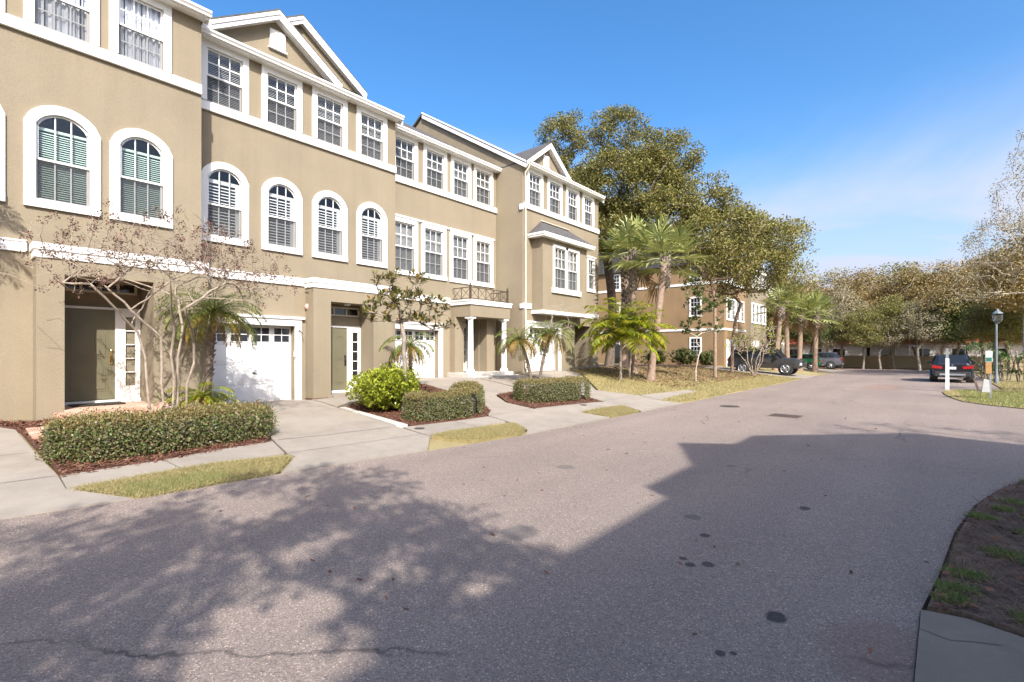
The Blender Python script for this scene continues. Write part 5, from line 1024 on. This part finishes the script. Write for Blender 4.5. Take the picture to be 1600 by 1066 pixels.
# trees out of view whose shade lies on the road
broadleaf('live oak beside the driveway across the street', (4.5, -3.6, 0), [(0, 0, 1.5), (-.1, .1, 3), (-.2, .1, 4.2)], [(-.3, 0, 7.2, 2.3, 2.3, 1.5), (-1.4, 1.2, 6.6, 1.3, 1.3, .9), (1.2, -.9, 6.8, 1.6, 1.6, 1.1), (.3, 1.7, 7.4, 1.2, 1.3, .8), (-1.5, -1.2, 6.6, 1.3, 1.3, .9), (-1.9, 1.2, 8.0, 1.5, 1.5, .9), (-1.8, -1.2, 7.9, 1.6, 1.5, .9)], 230, OAKL, BARKD, 51, per=72, spread=.36, L=.12, Wd=.075, maxr=.22)
broadleaf('thin crowned tree beside the side street corner', (8.6, 8.2, 0), [(0, 0, 1.5), (-.1, .1, 3), (-.2, .1, 4.5)], [(-.5, 0, 7.4, 2.2, 2.4, 1.2), (1.4, .8, 7.0, 1.6, 1.6, 1.2)], 110, GREYL, BARK, 52, per=30, spread=.4, L=.1, Wd=.05, maxr=.2)
# strap leaved clump and shrubs behind the dark car
for i, (x, y) in enumerate(((2.9, 44.4), (3.6, 42.2), (3.2, 46.5), (4.2, 40.8))):
    t = thing('strap_leaf_shrub', G(x, y), ('glossy strap leaved shrub with pale leaves behind the dark car', 'glossy strap leaved shrub at the foot of the verge trees')[i % 2], 'shrub', ('strap leaved shrubs by the dark car', 'strap leaved shrubs under the trees')[i % 2]); rg = np.random.default_rng(200 + i); A = []
    for s in range(22):
        bx, by, bz = x + rg.normal(0, .5), y + rg.normal(0, .5), rg.uniform(.3, 2.2)
        for q in range(14):
            a = rg.uniform(0, 6.28); e = rg.uniform(.1, 1.2); d = Vector((math.cos(a) * math.cos(e), math.sin(a) * math.cos(e), math.sin(e))); l = rg.uniform(.4, .7); s2 = d.cross(Vector((0, 0, 1))).normalized() * .04; p = Vector((bx, by, bz)); A += [p, p + d * l * .5 + s2, p + d * l - Vector((0, 0, l * .35)), p + d * l * .5 - s2]
    V = np.array([tuple(v) for v in A]); mesh_np('foliage', V, np.arange(len(V)).reshape(-1, 4), STRAP, t)
    m = MB()
    for s in range(6): m.tube([(x + .2 * math.cos(s), y + .2 * math.sin(s), 0), (x + .5 * math.cos(s), y + .5 * math.sin(s), 1.8)], [.04, .025], 5)
    m.build('stem', BARK, t)
# ------------------------------------------------------------------ wall and houses beyond
pw_ = thing('perimeter_wall', (-2, 65, 0), 'low tan perimeter wall closing the end of the street', 'wall')
m = MB(); m.box(-22, 30, 65, 65.25, -.1, 1.25); m.build('wall_panel', WALLT, pw_); m = MB(); m.box(-22, 30, 64.95, 65.3, 1.25, 1.33); m.build('coping', WALLT, pw_)
for k in range(9): MB().box(-20 + k * 5.6, -19.6 + k * 5.6, 64.88, 65.36, -.1, 1.42).build('pier', WALLT, pw_)
def house(label, x0, x1, y0, cage):
    t = thing('house', ((x0 + x1) / 2, y0, 0), label, 'house'); MB().box(x0, x1, y0, y0 + 8, -.1, 2.7).build('wall', HOUSEW, t)
    e = .5; m = MB(); A = [(x0 - e, y0 - e, 2.7), (x1 + e, y0 - e, 2.7), (x1 + e, y0 + 8 + e, 2.7), (x0 - e, y0 + 8 + e, 2.7)]; T = [(x0 + 4, y0 + 4, 4.6), (x1 - 4, y0 + 4, 4.6)]
    m.poly([A[0], A[1], T[1], T[0]]); m.poly([A[1], A[2], T[1]]); m.poly([A[2], A[3], T[0], T[1]]); m.poly([A[3], A[0], T[0]]); m.build('roof', REDTILE, t)
    for k in range(4):
        a = x0 + 1 + k * (x1 - x0 - 2) / 4; far = MB().box(a, a + 1.4, y0 - .03, y0, 1.0, 2.2).build('window', WHITE, t); MB().box(a + .1, a + 1.3, y0 - .05, y0 - .035, 1.1, 2.1).build('pane', DARKG, far)
    if cage:
        m = MB(); a, b = cage
        for k in range(6): x = a + (b - a) * k / 5; m.box(x - .04, x + .04, y0 - 3, y0 - 2.92, 0, 2.4); m.box(x - .04, x + .04, y0 - 3, y0, 2.36, 2.44)
        for z in (1.2, 2.4): m.box(a, b, y0 - 3.01, y0 - 2.93, z - .04, z + .04)
        m.build('screen_cage', WHITE, t)
house('white house with red tiled roof beyond the perimeter wall, screened porch in front', -5.2, 9, 71, (-1.5, 4)); house('white house with red tiled roof beyond the wall behind the grey car', -17, -5.5, 70.5, None)
# ------------------------------------------------------------------ street things
gr = thing('drain_grate', (-2.95, 15.0, .004), 'rusty rectangular drain grate set in the road', 'drain grate'); gr.rotation_euler = (0, 0, R(-4))
m = MB(); m.box(-.42, .42, -.36, .36, -.004, .004); m.build('frame', CONCD, gr, local=True); m = MB(); m.box(-.35, .35, -.29, .29, .004, .009); m.build('pit', M('rusty_iron', (.09, .05, .035), .8, .3, 20), gr, local=True)
for k in range(9): MB().box(-.34 + k * .08, -.31 + k * .08, -.28, .28, .009, .018).build('bar', M('iron', (.06, .045, .038), .7, .2) if k == 0 else bpy.data.materials['iron'], gr, local=True)
mh = thing('valve_cover', (-4.85, 16.5, .003), 'oval patched valve cover in the road near the lawn', 'valve cover'); MB().lathe((-4.85, 16.5, 0), [(.3, .001), (.3, .006), (.25, .008), (.1, .008)], 24).build('ring', bpy.data.materials['iron'], mh)
for x, y, lb in ((-8.35, 6.75, 'small round meter cover beside the white walkway strip'), (-7.9, 12.6, 'small round meter cover in the sidewalk by the last hedge')):
    t = thing('meter_cover', (x, y, gz(x, y) + .02), lb, 'meter cover'); MB().lathe((x, y, gz(x, y) + .016), [(.11, 0), (.11, .01), (.09, .012), (.03, .012)], 18).build('lid', bpy.data.materials['iron'], t)
wp = thing('marker_post', (.65, 28.95, 0), 'white square marker post at the corner of the grass', 'post'); MB().box(.585, .715, 28.89, 29.01, -.1, 1.46).build('post', VINYL, wp, bevel=.008)
MB().box(.6, .7, 28.9, 29.0, 1.46, 1.9).build('cap_post', GALV, wp); MB().box(.57, .73, 28.875, 29.025, -.02, .12).build('foot', CONCW, wp)
lp = thing('lamp_post', (2.85, 37.6, 0), 'blue grey street lamp post with glass lantern', 'lamp post')
MB().lathe((2.85, 37.6, 0), [(.11, -.1), (.11, .25), (.075, .35), (.06, 1.0), (.05, 3.35)], 14).build('pole', TEALP, lp, smooth=40)
ln = MB().lathe((2.9, 37.6, 3.36), [(.08, 0), (.2, .1), (.22, .4), (.12, .5)], 8).build('lantern', GLASSU, lp); MB().lathe((2.9, 37.6, 3.84), [(.24, 0), (.2, .06), (.05, .18), (.02, .26)], 8).build('lantern_cap', TEALP, ln); MB().lathe((2.9, 37.6, 3.3), [(.06, 0), (.1, .06)], 8).build('lantern_base', TEALP, ln)
st_ = thing('pet_waste_station', (1.74, 24.95, 0), 'pet waste station with green sign and orange box on a steel post', 'sign')
MB().box(1.72, 1.77, 24.93, 24.97, -.1, 1.72).build('post', GALV, st_); sg = MB().box(1.61, 1.79, 24.9, 24.93, 1.38, 1.78).build('sign_board', VINYL, st_); MB().box(1.625, 1.775, 24.893, 24.9, 1.4, 1.55).build('green_panel', GREENS, sg)
MB().box(1.6, 1.76, 24.84, 24.93, .95, 1.36).build('bag_dispenser', ORANGE, st_, bevel=.01)
bn = MB(); bn.ext([(1.5, 24.8, .28), (1.72, 24.8, .28), (1.7, 24.8, .72), (1.56, 24.8, .76)], (0, .26, 0)); bn.build('waste_bin', CAP, st_); bl = MB(); bl.ext([(1.4, 24.78, .3), (1.46, 24.78, .28), (1.33, 24.78, .78), (1.27, 24.78, .76)], (0, .3, 0)); bl.build('bin_lid', BARKD, st_); MB().box(1.44, 1.52, 24.85, 24.95, .28, .34).build('hinge', GALV, st_)
# ------------------------------------------------------------------ cars
def car(label, loc, rz, stn, paintm, wheels, wr, half, kind='suv', rails=False, cab=None, plate=False):
    """stn: stations (x, z_bottom, z_belt, z_top, w_belt, w_top) nose to tail, forward = +x"""
    t = thing('parked_car', loc, label, 'car', None, rz); body = MB(); gl = {'windshield': MB(), 'rear_window': MB(), 'right_window': MB(), 'left_window': MB()}
    def sec(s):
        x, zb, zl, zt, wb, wt = s; zm = zb + (zl - zb) * .55
        h = [(wb * .86, zb), (wb * .97, zb + .1), (wb * 1.0, zm), (wb * .97, zl), (wt, zt - .04), (wt * .86, zt)]
        return [Vector((x, -a, z)) for a, z in h] + [Vector((x, a, z)) for a, z in reversed(h)]
    S = [sec(s) for s in stn]
    for i, (a, b) in enumerate(zip(S, S[1:])):
        n = len(a); s0, s1 = stn[i], stn[i + 1]; c0, c1 = s0[3] - s0[2] > .3, s1[3] - s1[2] > .3
        for j in range(n):
            k = (j + 1) % n; q = [a[j], b[j], b[k], a[k]]
            if j == n - 1: body.poly(q); continue
            if c0 != c1 and j in (4, 5, 6):
                gl['windshield' if c1 else 'rear_window'].poly(q)
            elif (c0 or c1) and j in (3, 7):
                key = 'right_window' if j == 3 else 'left_window'; cen = sum(q, Vector()) / 4; gl[key].poly(q)
                nrm = Vector((0, -.012 if j == 3 else .012, 0))
                for u, v in ((0, 3), (1, 2)): 
                    p0, p1 = q[u], q[v]; body.tube([p0 + nrm, p1 + nrm], .028, 4)
                for u, v in ((0, 1), (3, 2)): body.tube([q[u] + nrm, q[v] + nrm], .022, 4)
            else: body.poly(q)
    body.poly(list(reversed(S[0]))); body.poly(S[-1]); bo = body.build('body', paintm, t, smooth=35, local=True)
    for k, g in gl.items():
        if g.f: g.build('windshield' if k == 'windshield' else 'rear_window' if k == 'rear_window' else 'side_window', DARKG, t, local=True)
    xf, xr = stn[0][0], stn[-1][0]
    for x in wheels:
        for s in (-1, 1):
            MB().tube([(x, s * (half - .3), wr), (x, s * (half + .004), wr)], wr * 1.16, 22).build('wheel_arch', PLASTIC, t, local=True)
            m = MB(); m.tube([(x, s * (half - .2), wr), (x, s * (half - .19), wr), (x, s * (half + .02), wr), (x, s * (half + .035), wr)], [wr * .9, wr, wr, wr * .93], 24); wh = m.build('wheel', RUBBER, t, smooth=40, local=True)
            rm = MB(); rm.tube([(x, s * (half + .036), wr), (x, s * (half + .042), wr)], wr * .66, 20); r_ = rm.build('rim', PLASTIC, wh, local=True)
            sp = MB()
            for k in range(6):
                a = k * math.pi / 3; sp.tube([(x, s * (half + .05), wr), (x + math.cos(a) * wr * .64, s * (half + .045), wr + math.sin(a) * wr * .64)], [wr * .14, wr * .1], 5)
            sp.tube([(x + math.cos(a) * wr * .66, s * (half + .045), wr + math.sin(a) * wr * .66) for a in np.linspace(0, 6.2832, 25)], wr * .05, 5); sp.build('rim_spokes', RIM, wh, local=True)
    zb, zl = stn[0][1], stn[0][2]; zr_, zlr = stn[-1][1], stn[-1][2]
    for s in (-1, 1):
        m = MB(); m.box(xf - .22, xf + .015, s * (half - .42), s * (half - .08), zl - .26, zl - .08); m.build('headlight', HEADL, t, bevel=.02, local=True)
        m = MB(); zt = zlr - .02; m.ext([(xr - .02, s * (half - .5), zt - .03), (xr - .02, s * (half - .04), zt + .06), (xr - .02, s * (half - .03), zt - .12), (xr - .02, s * (half - .46), zt - .16)], (.1, 0, 0)); m.build('tail_light', TAIL, t, local=True)
        m = MB(); xm = cab if cab is not None else 0; m.box(xm - .07, xm + .07, s * (half + .02), s * (half + .2), stn[3][2] + .0, stn[3][2] + .15); m.box(xm, xm + .04, s * (half - .08), s * (half + .04), stn[3][2] + .02, stn[3][2] + .06); m.build('mirror', paintm, t, bevel=.02, local=True)
        if rails:
            zt = max(q[3] for q in stn); m = MB(); m.tube([(.4, s * half * .66, zt - .02), (.3, s * half * .66, zt + .06), (-1.3, s * half * .66, zt + .06), (-1.45, s * half * .66, zt - .03)], .02, 6); m.build('roof_rail', BLACKM, t, local=True)
        for u in (.15, -.75): MB().box(u - .1, u + .1, s * (half + .002), s * (half + .03), zl - .06, zl - .025).build('door_handle', paintm, t, local=True)
        d = MB(); 
        for u in (.62, -.35, -1.15): d.box(u - .006, u + .006, s * (half - .02), s * (half + .004), zb + .2, zl)
        d.build('door_seam', PLASTIC, t, local=True)
    m = MB(); m.box(xf - .1, xf + .05, -half * .82, half * .82, zb - .02, zb + .26); m.build('front_bumper', PLASTIC, t, bevel=.03, local=True)
    m = MB(); m.box(xr - .06, xr + .1, -half * .84, half * .84, zr_ - .05, zr_ + .22); m.build('rear_bumper', PLASTIC, t, bevel=.03, local=True); MB().box(xr - .075, xr - .06, -half * .6, half * .6, zr_ + .02, zr_ + .12).build('bumper_trim', GALV, t, local=True)
    MB().box(xf + .01, xf + .03, -half * .45, half * .45, zl - .28, zl - .1).build('grille', PLASTIC, t, local=True)
    if plate:
        MB().box(xr - .035, xr - .02, -.16, .16, zlr - .2, zlr - .06).build('number_plate', PLATE, t, local=True)
        em = MB().tube([(xr - .03, 0, zlr + .03), (xr - .045, 0, zlr + .03)], .045, 16).build('emblem', CHROME, t, local=True); MB().tube([(xr - .046, 0, zlr + .03), (xr - .05, 0, zlr + .03)], .03, 12).build('roundel', BLUE, em, local=True)
        for s in (-1, 1): MB().tube([(xr - .08, s * .5, zr_ + .02), (xr + .05, s * .5, zr_ + .02)], .04, 10).build('exhaust_pipe', CHROME, t, local=True)
    return t
def suv(L, H, half, gc=.3, hood=.98):
    f = L / 2
    return [(f, gc + .1, hood - .18, hood - .14, half * .78, half * .68), (f - .1, gc, hood - .06, hood - .02, half * .92, half * .8), (f - .35, gc, hood, hood + .03, half * .98, half * .85), (f - 1.15, gc, hood + .06, hood + .1, half, half * .86),
            (f - 1.75, gc, hood + .06, H - .06, half, half * .72), (f - 2.4, gc, hood + .08, H, half, half * .75), (f - 3.3, gc, hood + .1, H, half, half * .75), (-f + .5, gc, hood + .12, H - .04, half * .98, half * .73), (-f + .06, gc + .05, hood + .08, hood + .14, half * .95, half * .78), (-f, gc + .1, hood - .02, hood + .04, half * .9, half * .74)]
car('charcoal grey four wheel drive parked nose out before the far block', (-8.95, 39.0, gz(-8.6, 39) + .01), 0, suv(4.8, 1.86, .95, .42, 1.06), PGREY, (1.42, -1.37), .39, .95, rails=True, cab=.9)
car('black sport utility car seen from behind beside the grass corner', (1.05, 39.4, .005), R(90), suv(4.45, 1.6, .91, .3, .98), PBLACK, (1.32, -1.35), .34, .91, rails=True, cab=.75, plate=True)
gs = suv(3.85, 1.4, .84, .25, .88); car('small bright green car parked in the far driveway', (-9.3, 52.2, gz(-9, 52) + .01), R(180), gs, PGREEN, (1.15, -1.2), .31, .84, cab=.5)
car('slate grey crossover parked in the far driveway nearest the trees', (-8.55, 57.2, gz(-8.5, 57) + .01), R(180), suv(4.4, 1.62, .9, .3, .98), PSLATE, (1.3, -1.33), .35, .9, cab=.7)
